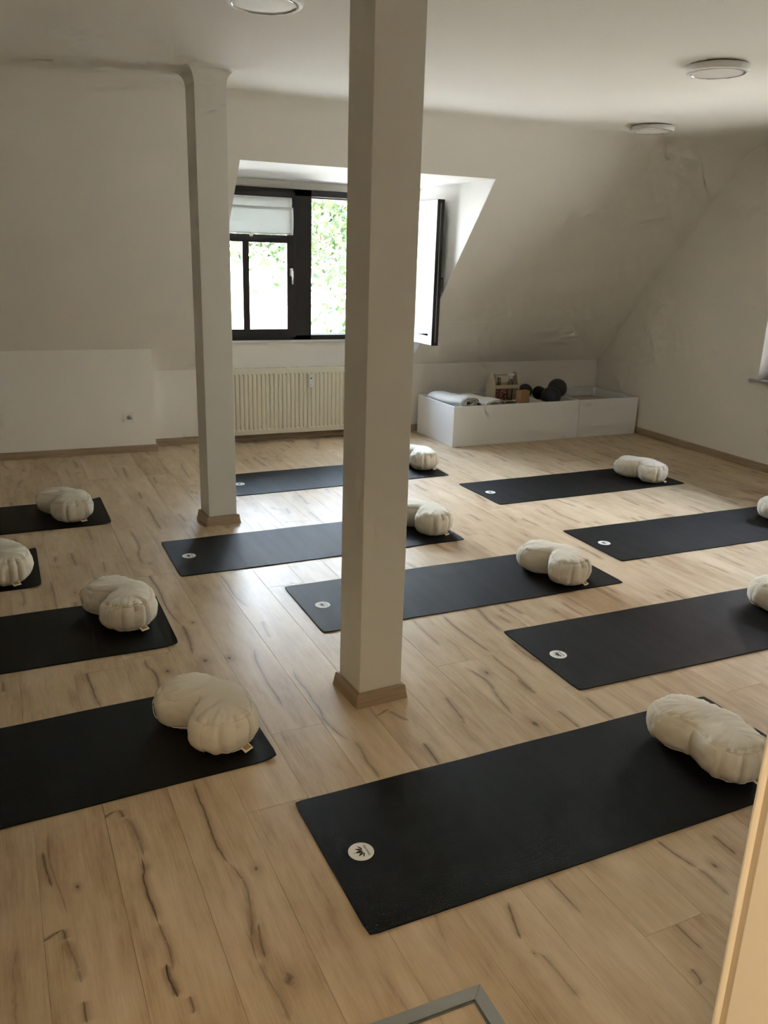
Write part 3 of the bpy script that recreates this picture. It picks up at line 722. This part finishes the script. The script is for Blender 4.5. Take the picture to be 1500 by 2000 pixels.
cloth_sheet('upper_fabric', lambda u, v: (.003 + u * (bw - .012), -.004 - .008 * math.sin(v * math.pi), .222 + v * .090), 20, 8, M['blind'], bl)
MB().box((0, -.016, .212), (bw, -.006, .224), .003).build('fold_rod', M['blind'], bl)
MB().box((-.002, -.018, 0), (bw, -.010, .008), .003).build('bottom_rod', M['plastic'], bl)
MB().box((0, -.012, .308), (bw - .01, -.001, .318), .003).build('head_rail', M['plastic'], bl)
MB().box((.383, -.022, -.022), (.413, -.016, .012), .005).build('pull_tab', M['plastic'], bl)

# aluminium floor frame
ff = empty('floor_mat_frame', (.921, 1.371, 0), 0.0); tag(ff, 'flat grey aluminium floor frame with mitred corner at the bottom edge', 'frame')
fw, fl, fd = .034, .90, .62
z0, z1 = .0002, .0045
def strip(pts):
    m = MB(); m.prism(pts, 'z', z0, z1); return m.build('rail', M['alu'], ff)
g_ = .0006
strip([(-fl, 0), (-g_, 0), (-fw - g_, -fw), (-fl + fw, -fw)])
strip([(0, -g_), (0, -fd), (-fw, -fd + fw), (-fw, -fw - g_)])
strip([(-fl, -fd), (-fl, -g_), (-fl + fw, -fw - g_), (-fl + fw, -fd + fw)])
strip([(-fl + g_, -fd), (-g_, -fd), (-fw, -fd + fw), (-fl + fw, -fd + fw)])
lp = MB(); lp.box((-fl + fw, -fw - .006, z0), (-fw, -fw - .001, .0022)); lp.box((-fw - .006, -fd + fw, z0), (-fw - .001, -fw, .0022)); lp.build('inner_lip', noisy('dull_aluminium', (.22, .225, .21), .6, metal=.4), ff)

# ------------------------------------------------------------------ yoga mats
MW, ML_, MT = .6116, 1.83, .0045
def mat_mesh(curl, seed):
    nu, nv = 70, 14; r = random.Random(seed); ph = r.uniform(0, 9)
    def h(u, v):
        e = max(0, (u - (ML_ / 2 - .07)) / .07)
        z = curl * e * e
        z += curl * .5 * max(0, abs(v) / (MW / 2) - .8) / .2 * e
        z += .0007 * (1 + math.sin(u * 13 + ph + v * 2))
        return z
    vs_, fs = [], []; rc = .012
    def xy(i, j):
        u = -ML_ / 2 + ML_ * i / nu; v = -MW / 2 + MW * j / nv
        for su in (-1, 1):
            for sv in (-1, 1):
                if i == (0 if su < 0 else nu) and j == (0 if sv < 0 else nv): u -= su * rc * .35; v -= sv * rc * .35
        return u, v
    for k in (0, 1):
        for j in range(nv + 1):
            for i in range(nu + 1):
                u, v = xy(i, j); vs_.append((u, v, h(u, v) + .0003 + (MT if k else 0)))
    n1 = (nu + 1) * (nv + 1)
    for j in range(nv):
        for i in range(nu):
            a = j * (nu + 1) + i; q = (a, a + 1, a + nu + 2, a + nu + 1)
            fs.append(tuple(n1 + t for t in q)); fs.append(q[::-1])
    ring = [j * (nu + 1) + i for i, j in [(i, 0) for i in range(nu)] + [(nu, j) for j in range(nv)] + [(i, nv) for i in range(nu, 0, -1)] + [(0, j) for j in range(nv, 0, -1)]]
    for a, b in zip(ring, ring[1:] + ring[:1]): fs.append((a, b, n1 + b, n1 + a))
    me = bpy.data.meshes.new('foam_sheet'); me.from_pydata(vs_, [], fs); me.materials.append(M['mat']); return me
mat_flat, mat_curl = mat_mesh(.0004, 1), mat_mesh(.009, 2)
LU = -.805; LZ = MT + .0018
logo_disc = MB().lathe([(0, 0), (.0400, 0), (.0400, .0003), (0, .0003)], 48).mesh('logo_disc', M['logo'])
def petal(cx, cy, ang, L, w):
    pts = []
    for k in range(13):
        s = k / 12; pts.append((.0045 + s * L, w * math.sin(math.pi * s ** .85) * .5))
    pts += [(s, -t) for s, t in pts[1:-1][::-1]]
    ca, sa = math.cos(ang), math.sin(ang)
    return [(cx + ca * s - sa * t, cy + sa * s + ca * t) for s, t in pts]
lp = MB()
for k, (a, L, w) in enumerate(((0, .0255, .0105), (.52, .0245, .0078), (-.52, .0245, .0078), (1.02, .021, .0050), (-1.02, .021, .0050))):
    off = .0045 * k if False else 0
    sx = .0085 * abs(math.sin(a)) * .5
    lp.prism(petal(.0085, -.0045 * math.sin(a), math.pi + a, L, w), 'z', 0, .0003)
lp.lathe([(0, 0), (.0015, 0), (.0015, .0003), (0, .0003)], 12, (-.0245, 0, 0))
lotus_mesh = lp.mesh('lotus_mark', M['logo_ink'])
fc_ = bpy.data.curves.new('brand_lettering', 'FONT'); fc_.body = 'lotuscrafts'; fc_.size = .0118; fc_.align_x = 'CENTER'; fc_.extrude = .00015
fo_ = bpy.data.objects.new('brand_lettering', fc_); COL.objects.link(fo_); bpy.context.view_layer.update()
text_mesh = bpy.data.meshes.new_from_object(fo_); text_mesh.materials.clear(); text_mesh.materials.append(M['logo_ink'])
bpy.data.objects.remove(fo_); bpy.data.curves.remove(fc_)
MATS = [
 ('L1', -.451, 5.726, .022, 1, 'black yoga mat farthest back in the left column, cut by the left edge'),
 ('L2', -.913, 4.753, .015, 1, 'black yoga mat showing only a short end at the left edge'),
 ('L3', -.361, 3.804, .022, 1, 'black yoga mat at the left edge, second nearest in the left column'),
 ('L4', -.204, 2.742, .061, 1, 'black yoga mat nearest the viewer on the left side, cut by the left edge'),
 ('C1', 2.308, 6.160, .038, 0, 'dark mat with a bluish sheen in front of the radiator, behind both pillars'),
 ('C2', 1.632, 4.680, .023, 0, 'black yoga mat just in front of the rear pillar, crossed by the front pillar'),
 ('C3', 2.139, 3.728, .016, 0, 'black yoga mat in the centre with its logo just left of the front pillar'),
 ('R1', 4.096, 5.334, .025, 0, 'black yoga mat before the white storage boxes, farthest back on the right'),
 ('R2', 4.190, 4.031, .002, 0, 'black yoga mat on the right, second from the back, running off the right edge'),
 ('R3', 2.975, 2.816, .005, 0, 'dark grey shining yoga mat on the right, second nearest the viewer'),
 ('R4', 1.627, 1.945, .025, 0, 'largest black yoga mat in the right foreground with a big round lotus logo'),
]
LZC = MT + .0020
proto = None
for key, x, y, a, curl, lab in MATS:
    t = empty('yoga_mat', (x, y, 0), a); tag(t, lab, 'yoga mat', 'black yoga mats laid out on the oak floor')
    link('foam_sheet', mat_curl if curl else mat_flat, t)
    d_ = tag(link('logo_disc', logo_disc, t, (LU, 0, LZC)), 'light grey round printed logo')
    link('lotus_mark', lotus_mesh, d_, (.002, 0, .0003)); link('brand_lettering', text_mesh, d_, (.0215, 0, .0004), (0, 0, math.pi / 2))

# ------------------------------------------------------------------ crescent cushions
CH = .081
AX, AY = .146, .226
DENT, DW = .05, .085                     # depth and half-width of the hollow (set per variant)
PLEATS = [math.radians(v) for v in (180, 141, -139, 109, -112, 84, -80, 35)]
QS = .50                                 # latitude of the two seams
def bend(y): return DENT * (math.exp(-(y / DW) ** 2) - .30)
def outline(ph):
    c, s = math.cos(ph), math.sin(ph); n = 2 / 2.4
    x = AX * math.copysign(abs(c) ** n, c); y = AY * math.copysign(abs(s) ** n, s)
    x += bend(y) * (1.0 if c < 0 else .15)
    return x + .004, y
def perimeter(N):
    dense = [outline(-math.pi + 2 * math.pi * k / 2000) for k in range(2001)]
    acc_ = [0.0]
    for p, q in zip(dense, dense[1:]): acc_.append(acc_[-1] + math.hypot(q[0] - p[0], q[1] - p[1]))
    per, j = [], 0
    for k in range(N):
        t = acc_[-1] * k / N
        while acc_[j + 1] < t: j += 1
        ph = -math.pi + 2 * math.pi * j / 2000; x, y = dense[j]
        my = y * .56; mx_ = .010 + bend(my * 1.1) * .62
        x0, y0_ = dense[(j - 3) % 2000]; x1, y1_ = dense[(j + 3) % 2000]
        nx, ny = (y1_ - y0_), -(x1 - x0); ln = math.hypot(nx, ny)
        per.append(((mx_, my), (x, y), (nx / ln, ny / ln), ph, t))
    return per, acc_[-1]
def section(q):
    """q in [-1,1]: latitude; returns (reach, height)"""
    a = q * math.pi / 2
    return abs(math.cos(a)) ** .60, math.copysign(abs(math.sin(a)) ** .86, q)
def surf(pe, q, seed, tot, pl):
    (mx_, my), (ox, oy), (nx, ny), ph, t = pe
    reach, hz = section(q)
    x = mx_ + (ox - mx_) * reach; y = my + (oy - my) * reach; z = CH + hz * CH
    endness = min(1, abs(oy) / .15)
    disp = 0.0
    for sg in (1, -1):
        dq = (q - sg * QS); disp -= .0065 * math.exp(-(dq / .045) ** 2)
        vq = (q * sg - QS)
        w_ = 1.5 * mnoise.noise(Vector((t * 26, seed * 5, q * .8))) + .9 * mnoise.noise(Vector((t * 60, seed * 3 + 9, q * 1.2)))
        if vq > 0: disp += .0105 * w_ * math.exp(-vq / .20) * (.25 + .75 * endness)
        else: disp += .0068 * w_ * math.exp(vq / .16) * (.2 + .8 * endness)
    for tp in pl:
        df = (t - tp + tot / 2) % tot - tot / 2
        if abs(q) < QS + .16:
            k_ = 1 - (abs(q) / (QS + .16)) ** 4
            k_ *= .55 + .45 * math.sin(tp * 40 + seed * 3); disp -= .0160 * math.exp(-(df / .008) ** 2) * k_
            disp += .0050 * math.exp(-((abs(df) - .024) / .014) ** 2) * k_
    nz = mnoise.noise(Vector((x * 15 + seed * 7, y * 15, z * 20)))
    nz2 = mnoise.noise(Vector((x * 42, y * 42 + seed * 3, z * 50)))
    disp += .0060 * nz + .0022 * nz2
    ah = abs(hz)
    x += nx * disp * (1 - .6 * ah); y += ny * disp * (1 - .6 * ah); z += disp * ah * .7 * (1 if q > 0 else -.4)
    if z < .014: z = .014 * max(0.0, z / .014) ** 2
    return Vector((x, y, z))
def cushion_parts(seed, dent, dw):
    global DENT, DW
    DENT, DW = dent, dw
    N, Q = 240, 48
    per, tot = perimeter(N); vs_, fs = [], []
    pl = [min(per, key=lambda p: abs((p[3] - a + math.pi) % (2 * math.pi) - math.pi))[4] for a in PLEATS]
    for j in range(Q + 1):
        q = max(-.9995, min(.9995, -1 + 2 * j / Q))
        for pe in per: vs_.append(surf(pe, q, seed, tot, pl))
    for j in range(Q):
        for k in range(N): fs.append((j * N + k, j * N + (k + 1) % N, (j + 1) * N + (k + 1) % N, (j + 1) * N + k))
    me = bpy.data.meshes.new('cover'); me.from_pydata(vs_, [], fs)
    bm = bmesh.new(); bm.from_mesh(me)
    bmesh.ops.remove_doubles(bm, verts=bm.verts, dist=.0014)
    es = [e for e in bm.edges if e.is_boundary]
    if es: bmesh.ops.holes_fill(bm, edges=es, sides=0)
    bmesh.ops.recalc_face_normals(bm, faces=bm.faces)
    bm.to_mesh(me); bm.free()
    for p in me.polygons: p.use_smooth = True
    me.materials.append(M['cotton'])
    seams = []
    for sg in (1, -1):
        pts = [surf(pe, sg * QS, seed, tot, pl) + Vector((pe[2][0], pe[2][1], 0)) * .0046 for pe in per]
        m = MB(); m.tube(pts + [pts[0]], .0015, 6, cap=False); seams.append(m.mesh('seam', M['cotton_seam'], True))
    pleats = []
    for tp in pl:
        pe = min(per, key=lambda p: abs(p[4] - tp))
        pts = [surf(pe, q, seed, tot, pl) + Vector((pe[2][0], pe[2][1], 0)) * .0058 for q in np.linspace(-QS, QS, 12)]
        m = MB(); m.tube(pts, [.0007 + .0013 * math.sin(math.pi * (i2 + .5) / 12) for i2 in range(12)], 6); pleats.append(m.mesh('pleat', M['cotton_seam'], True))
    return me, seams, pleats
variants = [cushion_parts(1.0, .096, .066), cushion_parts(4.0, .058, .085)]
tg = MB()
b = bmesh.new(); rows = []
for k in range(6):
    s = k / 5
    rows.append([b.verts.new((-.021, -.034 * s, -.006 * s * s)), b.verts.new((.021, -.034 * s, -.006 * s * s))])
for A, B in zip(rows, rows[1:]): b.faces.new([A[0], A[1], B[1], B[0]])
tg.merge(b); tag_mesh = tg.mesh('label_tag', M['tag_white'])
tpm = MB().box((-.014, -.030, .0), (.014, -.008, .0012)).mesh('printed_square', M['tag_print'])
CUSH = [
 ('L1', .214, 5.709, .34, 'cream crescent cushion farthest back in the left column, seen end-on'),
 ('L2', -.187, 4.695, .258, 'cream crescent cushion cut by the left edge of the picture'),
 ('L3', .355, 3.912, .292, 'cream crescent cushion on the second nearest mat of the left column'),
 ('L4', .538, 2.762, .373, 'large cream crescent cushion on the nearest left mat, left of the front pillar'),
 ('C1', 3.105, 6.265, .249, 'pale crescent cushion half hidden by the front pillar, on the mat nearest the radiator'),
 ('C2', 2.396, 4.694, .252, 'cream crescent cushion cut by the front pillar, on the mat before the rear pillar'),
 ('C3', 2.743, 3.671, .221, 'cream crescent cushion in the centre right, on the mat passing behind the front pillar'),
 ('R1', 4.764, 5.307, .285, 'pale crescent cushion on the mat nearest the white storage boxes'),
 ('R2', 4.958, 3.953, .10, 'cream cushion cut by the right edge, farther of the two there'),
 ('R3', 3.610, 2.767, .15, 'cream cushion cut by the right edge, on the shining dark grey mat'),
 ('R4', 2.207, 1.937, .12, 'largest cream crescent cushion in the right foreground, hollow side showing'),
]
for i, (key, x, y, a, lab) in enumerate(CUSH):
    me, seams, pleats = variants[1 if key in ('R4', 'R3', 'R2', 'L2') else 0]
    t = empty('crescent_cushion', (x, y, .0062), a); tag(t, lab, 'cushion', 'cream crescent meditation cushions on the yoga mats')
    link('cover', me, t)
    for s_ in seams: link('seam', s_, t)
    for s_ in pleats: link('pleat', s_, t)
    tgo = tag(link('label_tag', tag_mesh, t, (.012, -.200, .026), (math.radians(14), 0, math.radians(12))), 'small cloth label with an ochre print')
    s3 = tgo.modifiers.new('thick', 'SOLIDIFY'); s3.thickness = .0012
    link('printed_square', tpm, tgo)
# ------------------------------------------------------------------ storage boxes
BX, BY, BD, BH, BT = 3.768, 6.836, .752, .391, .020
cb, sb_ = math.cos(BT), math.sin(BT)
def bw_(lx, ly): return (BX + cb * lx - sb_ * ly, BY + sb_ * lx + cb * ly)
def storage_box(lx0, L, ndiv, label):
    p = bw_(lx0, 0); t = empty('storage_box', (*p, 0), BT); tag(t, label, 'box', 'white open-topped storage boxes along the back wall')
    T = .018; e = .0012; bv = .0012
    MB().box((0, 0, .0), (L, T, BH), bv, 1).build('front_panel', M['white_board'], t)
    MB().box((0, BD - T, 0), (L, BD, BH), bv, 1).build('back_panel', M['white_board'], t)
    MB().box((0, T, 0), (T, BD - T, BH), bv, 1).build('side_panel', M['white_board'], t)
    MB().box((L - T, T, 0), (L, BD - T, BH), bv, 1).build('side_panel', M['white_board'], t)
    MB().box((T, T, .004), (L - T, BD - T, .016)).build('bottom_panel', M['white_board'], t)
    for dx in ndiv: MB().box((dx, T, .016), (dx + .016, BD - T, BH - .002), bv, 1).build('divider', M['white_board'], t)
    sc = MB()
    for yy in (.012, BD - .012):
        for zz in (.02, BH - .02): sc.lathe([(0, 0), (.004, 0), (.004, .0006), (0, .0006)], 12, (-.0006, yy, zz), axis='x')
    sc.build('screw_cap', M['alu'], t)
    return t
storage_box(0, 1.478, (1.060,), 'long white open storage box on the left, full of blankets, balls and a wooden caddy')
storage_box(1.482, .765, (), 'short white open storage box against the right wall')

def on_box(lx, ly, z): p = bw_(lx, ly); return (p[0], p[1], z)
def folded(w, d, h, layers, seed, m, sag=.0):
    """folded cloth: serpentine of layers in x, running along y"""
    r = random.Random(seed); t = h / layers
    path = []
    for k in range(layers):
        z = t * (k + .5); xa, xb = -w / 2 + r.uniform(0, .012), w / 2 - r.uniform(0, .012)
        row = [(xa + (xb - xa) * i / 10, z) for i in range(11)]
        if k % 2: row = row[::-1]
        path += row
        if k < layers - 1:
            ex = row[-1][0]; sg = 1 if ex > 0 else -1
            path += [(ex + sg * t * .5 * math.cos(a), z + t * .5 + t * .5 * math.sin(a)) for a in (-.9, 0, .9)]
    ny = 14; vs_, fs = [], []
    for j in range(ny + 1):
        y = -d / 2 + d * j / ny
        for i, (x, z) in enumerate(path):
            nn = mnoise.noise(Vector((x * 9 + seed, y * 9, z * 15)))
            vs_.append((x + .006 * nn, y + (.006 * math.sin(i * .9 + seed) if j in (0, ny) else 0), max(.002, z + .008 * nn * (z / h) - sag * (abs(x) / (w / 2)) ** 4 * z)))
    n = len(path)
    for j in range(ny):
        for i in range(n - 1): fs.append((j * n + i, j * n + i + 1, (j + 1) * n + i + 1, (j + 1) * n + i))
    me = bpy.data.meshes.new('cloth'); me.from_pydata(vs_, [], fs); me.materials.append(m)
    for p in me.polygons: p.use_smooth = True
    return me
def cloth_thing(name, me, loc, rz, label, cat, group=None, thick=.006, tilt=(0, 0)):
    o = link(name, me, None, loc, (tilt[0], tilt[1], rz)); s_ = o.modifiers.new('thick', 'SOLIDIFY'); s_.thickness = thick; s_.offset = -1
    return tag(o, label, cat, group)
def rolled(w, h, d, turns, seed, m):
    """flat-rolled blanket: flattened spiral section (x,z) along y"""
    path = []; N = int(turns * 28)
    for i in range(N + 1):
        s = i / N; th = s * turns * 2 * math.pi; k = 1 - .80 * s
        cx, cz = math.cos(th), math.sin(th)
        path.append((w / 2 * math.copysign(abs(cx) ** .8, cx) * (k * .9 + .1), h / 2 + h / 2 * math.copysign(abs(cz) ** .9, cz) * k))
    ny = 18; vs_, fs = [], []; n = len(path)
    for j in range(ny + 1):
        y = -d / 2 + d * j / ny; e = min(1, (j + .6) / 2.2) if False else 1
        for i, (x, z) in enumerate(path):
            nn = mnoise.noise(Vector((x * 8 + seed, y * 7, z * 12))); taper = 1 - .35 * max(0, (j / ny - .75) / .25) ** 2
            vs_.append((x * taper + .010 * nn, y + (.010 * math.sin(i * .31 + seed) if j == 0 else 0), max(0.001, z * taper + .010 * nn)))
    for j in range(ny):
        for i in range(n - 1): fs.append((j * n + i, j * n + i + 1, (j + 1) * n + i + 1, (j + 1) * n + i))
    b = list(range(ny * n, ny * n + 29)); fs.append(tuple(b[::-1]))
    me = bpy.data.meshes.new('roll'); me.from_pydata(vs_, [], fs); me.materials.append(m)
    for p in me.polygons: p.use_smooth = True
    return me
cloth_thing('folded_blanket', folded(.56, .62, .33, 8, 3, M['blanket']), on_box(.345, .375, .020), BT, 'lower pile of cream blanket filling the left end of the long storage box', 'blanket', 'cream blankets in the long storage box')
cloth_thing('folded_blanket', folded(.27, .62, .32, 8, 5, M['blanket']), on_box(.880, .375, .020), BT, 'cream blanket low in the long box beneath the caddy and cork block', 'blanket', 'cream blankets in the long storage box')
cloth_thing('rolled_blanket', rolled(.235, .098, .58, 3.2, 2, M['blanket']), on_box(.155, .350, .358), .20, 'bright white rolled blanket on top at the left end of the storage box', 'blanket', 'cream blankets in the long storage box')
cloth_thing('rolled_blanket', rolled(.28, .060, .54, 3.2, 6, M['blanket']), on_box(.445, .335, .358), .26, 'flatter cream rolled blanket lying right of the bright white one', 'blanket', 'cream blankets in the long storage box')
# support cloth for the balls, and a beige blanket in the short box
cloth_thing('ball_support_cloth', folded(.29, .60, .285, 6, 8, M['shadow_cloth']), on_box(1.270, .375, .020), BT, 'added folded cloth under the exercise balls, dark for the deep shadow in the storage box', 'blanket')  # added support, its dark colour stands in for deep shadow
cloth_thing('beige_blanket', folded(.60, .60, .310, 6, 9, noisy('beige_blanket', (.55, .47, .36), .95, .08, 14)), on_box(1.865, .375, .018), BT, 'beige folded blanket lying low inside the short storage box', 'blanket')

def ball(x, y, z, r, label):
    t = empty('exercise_ball', (x, y, z)); tag(t, label, 'ball', 'dark grey exercise balls in the storage box')
    b = bmesh.new(); bmesh.ops.create_uvsphere(b, u_segments=48, v_segments=28, radius=r); m = MB(); m.merge(b); m.build('shell', M['ball'], t, smooth=True)
    d_ = Vector((-.35, -.85, -.25)).normalized()
    m = MB(); m.lathe([(0, .0006), (.007, .0006), (.008, 0), (.008, -.002), (0, -.002)], 16); o = m.build('valve_plug', M['dark_plastic'], t); o.location = d_ * (r - .0002); o.rotation_euler = d_.to_track_quat('Z', 'Y').to_euler()
ball(4.925, 7.400, .414, .077, 'dark grey ball at the back left of the group, behind the cork block')
ball(5.016, 7.276, .413, .070, 'smallest dark grey ball in the middle of the group')
ball(4.968, 6.988, .420, .101, 'dark grey ball in front, low over the front panel of the box')
ball(5.122, 7.105, .481, .100, 'dark grey ball standing highest at the right of the group')

# cork block
o = MB().box((-.060, -.038, 0), (.060, .038, .122), .004, 2).build('cork_block', M['cork'], None, (4.585, 6.925, .3855), (0, 0, .22))
tag(o, 'tan cork block standing upright on the front of the storage box', 'block')

# wooden caddy with bottles
cz = .356
ca = empty('wooden_caddy', (4.405, 7.170, cz), BT); tag(ca, 'pale wooden caddy with a dowel handle in the storage box', 'caddy')
house = [(0, 0), (.17, 0), (.17, .165), (.115, .285), (.055, .285), (0, .165)]
for xx in (0, .285): m = MB(); m.prism(house, 'x', xx, xx + .014); m.build('end_board', M['wood_box'], ca)
MB().box((.014, 0, 0), (.285, .17, .010)).build('bottom_board', M['wood_box'], ca)
for yy in (.001, .159): MB().box((.010, yy, .132), (.290, yy + .010, .168), .001, 1).build('side_rail', M['wood_box'], ca)
MB().tube([(.008, .085, .262), (.292, .085, .262)], .007, 12).build('dowel_handle', M['wood_box'], ca, smooth=True)
def bottle_at(x, y, h, r, spray, label):
    t = empty('spray_bottle' if spray else 'storage_jar', (x, y, cz + .0125)); tag(t, label, 'bottle')
    if spray:
        MB().lathe([(0, 0), (r, 0), (r, h * .62), (r * .9, h * .70), (.013, h * .80), (.013, h * .86)], 28).build('body', M['bottle'], t, smooth=True)
        MB().lathe([(.015, h * .84), (.016, h * .94), (.012, h * .96), (0, h * .96)], 20).build('collar', M['plastic'], t)
        m = MB(); m.box((-.040, -.011, h * .95), (.030, .011, h * .95 + .024), .005); m.box((.028, -.006, h * .95 + .006), (.042, .006, h * .95 + .018), .002)
        m.build('spray_head', M['plastic'], t)
        m = MB(); m.tube([(.018, 0, h * .95), (.024, 0, h * .90), (.036, 0, h * .84)], .004, 8); m.build('trigger', M['plastic'], t)
    else:
        m = MB(); m.box((-r, -r, 0), (r, r, h), .012, 3); m.build('body', M['bottle'], t)
        MB().lathe([(0, h), (.018, h), (.018, h + .020), (0, h + .020)], 22).build('cap', M['plastic'], t)
bottle_at(4.610, 7.207, .255, .030, True, 'clear spray bottle with a white trigger head in the wooden caddy')
bottle_at(4.490, 7.290, .220, .038, False, 'square clear bottle beside the spray bottle in the caddy')
o = MB().box((-.07, -.018, 0), (.07, .018, .128), .010, 3).build('flower_pouch', M['flower'], None, (4.50, 7.205, cz + .0125), (0, 0, BT)); tag(o, 'pink flower-patterned pouch in the lower part of the caddy', 'pouch')

# ------------------------------------------------------------------ outside
gm = noisy('pale_paving', (.60, .56, .49), .9, .1, .4)
structure(MB().box((-150, -150, -5.3), (260, 320, -5.0)).build('ground', gm))
lb = empty('flat_roofed_building', (9.0, 24, -5.0)); tag(lb, 'low building with a bright pale roof outside the left window sash', 'building')
wm = noisy('pale_roof_membrane', (.30, .31, .32), .8, .04, 1.5)
MB().box((-14, 0, 0), (6, 24, 4.9)).build('walls', noisy('pale_render', (.40, .39, .36), .9, .04, 2), lb)
m = MB(); m.prism([(-.6, 4.9), (24.6, 4.9), (24.6, 5.60), (-.6, 5.0)], 'x', -14.6, 6.6); m.build('roof', wm, lb)
MB().box((-14.6, -.72, 4.88), (6.6, -.6, 5.06), .02).build('gutter', M['alu'], lb)
rl = empty('roof_skylight', (11.95, 40.0, .44)); tag(rl, 'small grey box standing on the bright roof behind the left window sash', 'skylight')
MB().box((-.45, -.5, -.05), (.45, .5, .14), .02).build('curb', noisy('blue_grey_sheet', (.20, .25, .30), .5), rl)
MB().box((-.42, -.46, .14), (.42, .46, .26), .06, 3).build('dome', noisy('grey_skylight_dome', (.35, .40, .45), .3), rl)

nh = empty('light_blocker_house', (15.0, 0, -5.0)); tag(nh, 'added unseen house that blocks light to the side window, beyond the right edge of the view', 'house')  # added out of view to cut the light through the side window
MB().box((0, -6, 0), (9, 20, 10.6)).build('walls', noisy('house_render', (.30, .275, .24), .9, .05, 2), nh)
m = MB(); m.prism([(-.5, 10.6), (9.5, 10.6), (4.5, 14.6)], 'y', -6.4, 20.4); m.build('roof', noisy('red_roof_tiles', (.22, .09, .06), .9, .1, 4), nh)
for wy_ in (-2, 2, 6, 10, 14, 18):
    for wz_ in (2.0, 5.0): w_o = MB().box((-.05, wy_ - .6, wz_), (.02, wy_ + .6, wz_ + 1.5), .01, 1).build('window', M['frame_white'], nh); MB().box((-.06, wy_ - .5, wz_ + .1), (-.045, wy_ + .5, wz_ + 1.4)).build('pane', M['dark_plastic'], w_o)

leaf_m, n_, l_, b_l = mat('fresh_green_leaf', (.16, .30, .04), .5)
ni = n_.new('ShaderNodeObjectInfo'); 
geo = n_.new('ShaderNodeNewGeometry'); rmp = n_.new('ShaderNodeValToRGB')
rmp.color_ramp.elements[0].color = (.008, .024, .0035, 1); rmp.color_ramp.elements[1].color = (.050, .078, .015, 1)
l_.new(geo.outputs['Random Per Island'], rmp.inputs[0]); l_.new(rmp.outputs[0], b_l.inputs['Base Color'])
tr_ = n_.new('ShaderNodeBsdfTranslucent'); l_.new(rmp.outputs[0], tr_.inputs[0]); mxs = n_.new('ShaderNodeMixShader'); mxs.inputs[0].default_value = .35
l_.new(b_l.outputs[0], mxs.inputs[1]); l_.new(tr_.outputs[0], mxs.inputs[2]); l_.new(mxs.outputs[0], n_['Material Output'].inputs[0])
bark = noisy('grey_brown_bark', (.16, .12, .09), .9, .3, 6, .4, 20)
def tree(x, y, z0, zc, R, n_clump, n_leaf, leaf, seed, label):  # crowns shaped taller than the panes show, to block low sky light
    r = np.random.default_rng(seed); t = empty('tree', (x, y, z0)); tag(t, label, 'tree', 'leafy trees outside the dormer window')
    m = MB(); h = zc - z0
    m.tube([(0, 0, 0), (.15, .1, h * .4), (-.1, .05, h * .8), (0, 0, h + R * .6)], [.28, .22, .15, .04], 10); m.build('trunk', bark, t, smooth=True)
    cl = []
    m = MB()
    for k in range(n_clump):
        v = r.normal(size=3); v /= np.linalg.norm(v); c = v * R * r.uniform(.35, 1.0) ** .6; c[2] *= .9; c = c + [0, 0, h]
        cl.append(c)
        if k % 3 == 0: m.tube([(0, 0, max(h * .45, c[2] - R * .7)), (c[0] * .5, c[1] * .5, c[2] - .25 * R * .5), tuple(c)], [.07, .045, .015], 6)
    m.build('branches', bark, t, smooth=True)['kind'] = 'stuff'
    cl = np.array(cl); idx = r.integers(0, n_clump, n_leaf)
    P = cl[idx] + r.normal(size=(n_leaf, 3)) * R * .13
    a = r.normal(size=(n_leaf, 3)); a /= np.linalg.norm(a, axis=1)[:, None]
    b_ = np.cross(a, r.normal(size=(n_leaf, 3))); b_ /= np.linalg.norm(b_, axis=1)[:, None]
    s = leaf * r.uniform(.6, 1.3, (n_leaf, 1))
    V = np.concatenate([P - a * s, P + b_ * s * .45, P + a * s, P - b_ * s * .45], 1).reshape(-1, 3)
    me = bpy.data.meshes.new('foliage'); me.vertices.add(len(V)); me.vertices.foreach_set('co', V.ravel())
    me.loops.add(n_leaf * 4); me.loops.foreach_set('vertex_index', np.arange(n_leaf * 4)); me.polygons.add(n_leaf)
    me.polygons.foreach_set('loop_start', np.arange(0, n_leaf * 4, 4)); me.update(calc_edges=True); me.validate(); me.materials.append(leaf_m)
    o = link('foliage', me, t); o['kind'] = 'stuff'
tree(8.3, 14.5, -5.0, 3.0, 3.9, 110, 20000, .085, 3, 'leafy tree close outside the middle window pane')
tree(20.5, 58, -5.0, 8.8, 9.3, 150, 22000, .30, 8, 'tree crown above the pale roof, seen through the left window sash')
tree(13.0, 92, -5.0, 12.5, 12.0, 150, 20000, .38, 12, 'farther tree left of it, behind the rear pillar and the left sash')
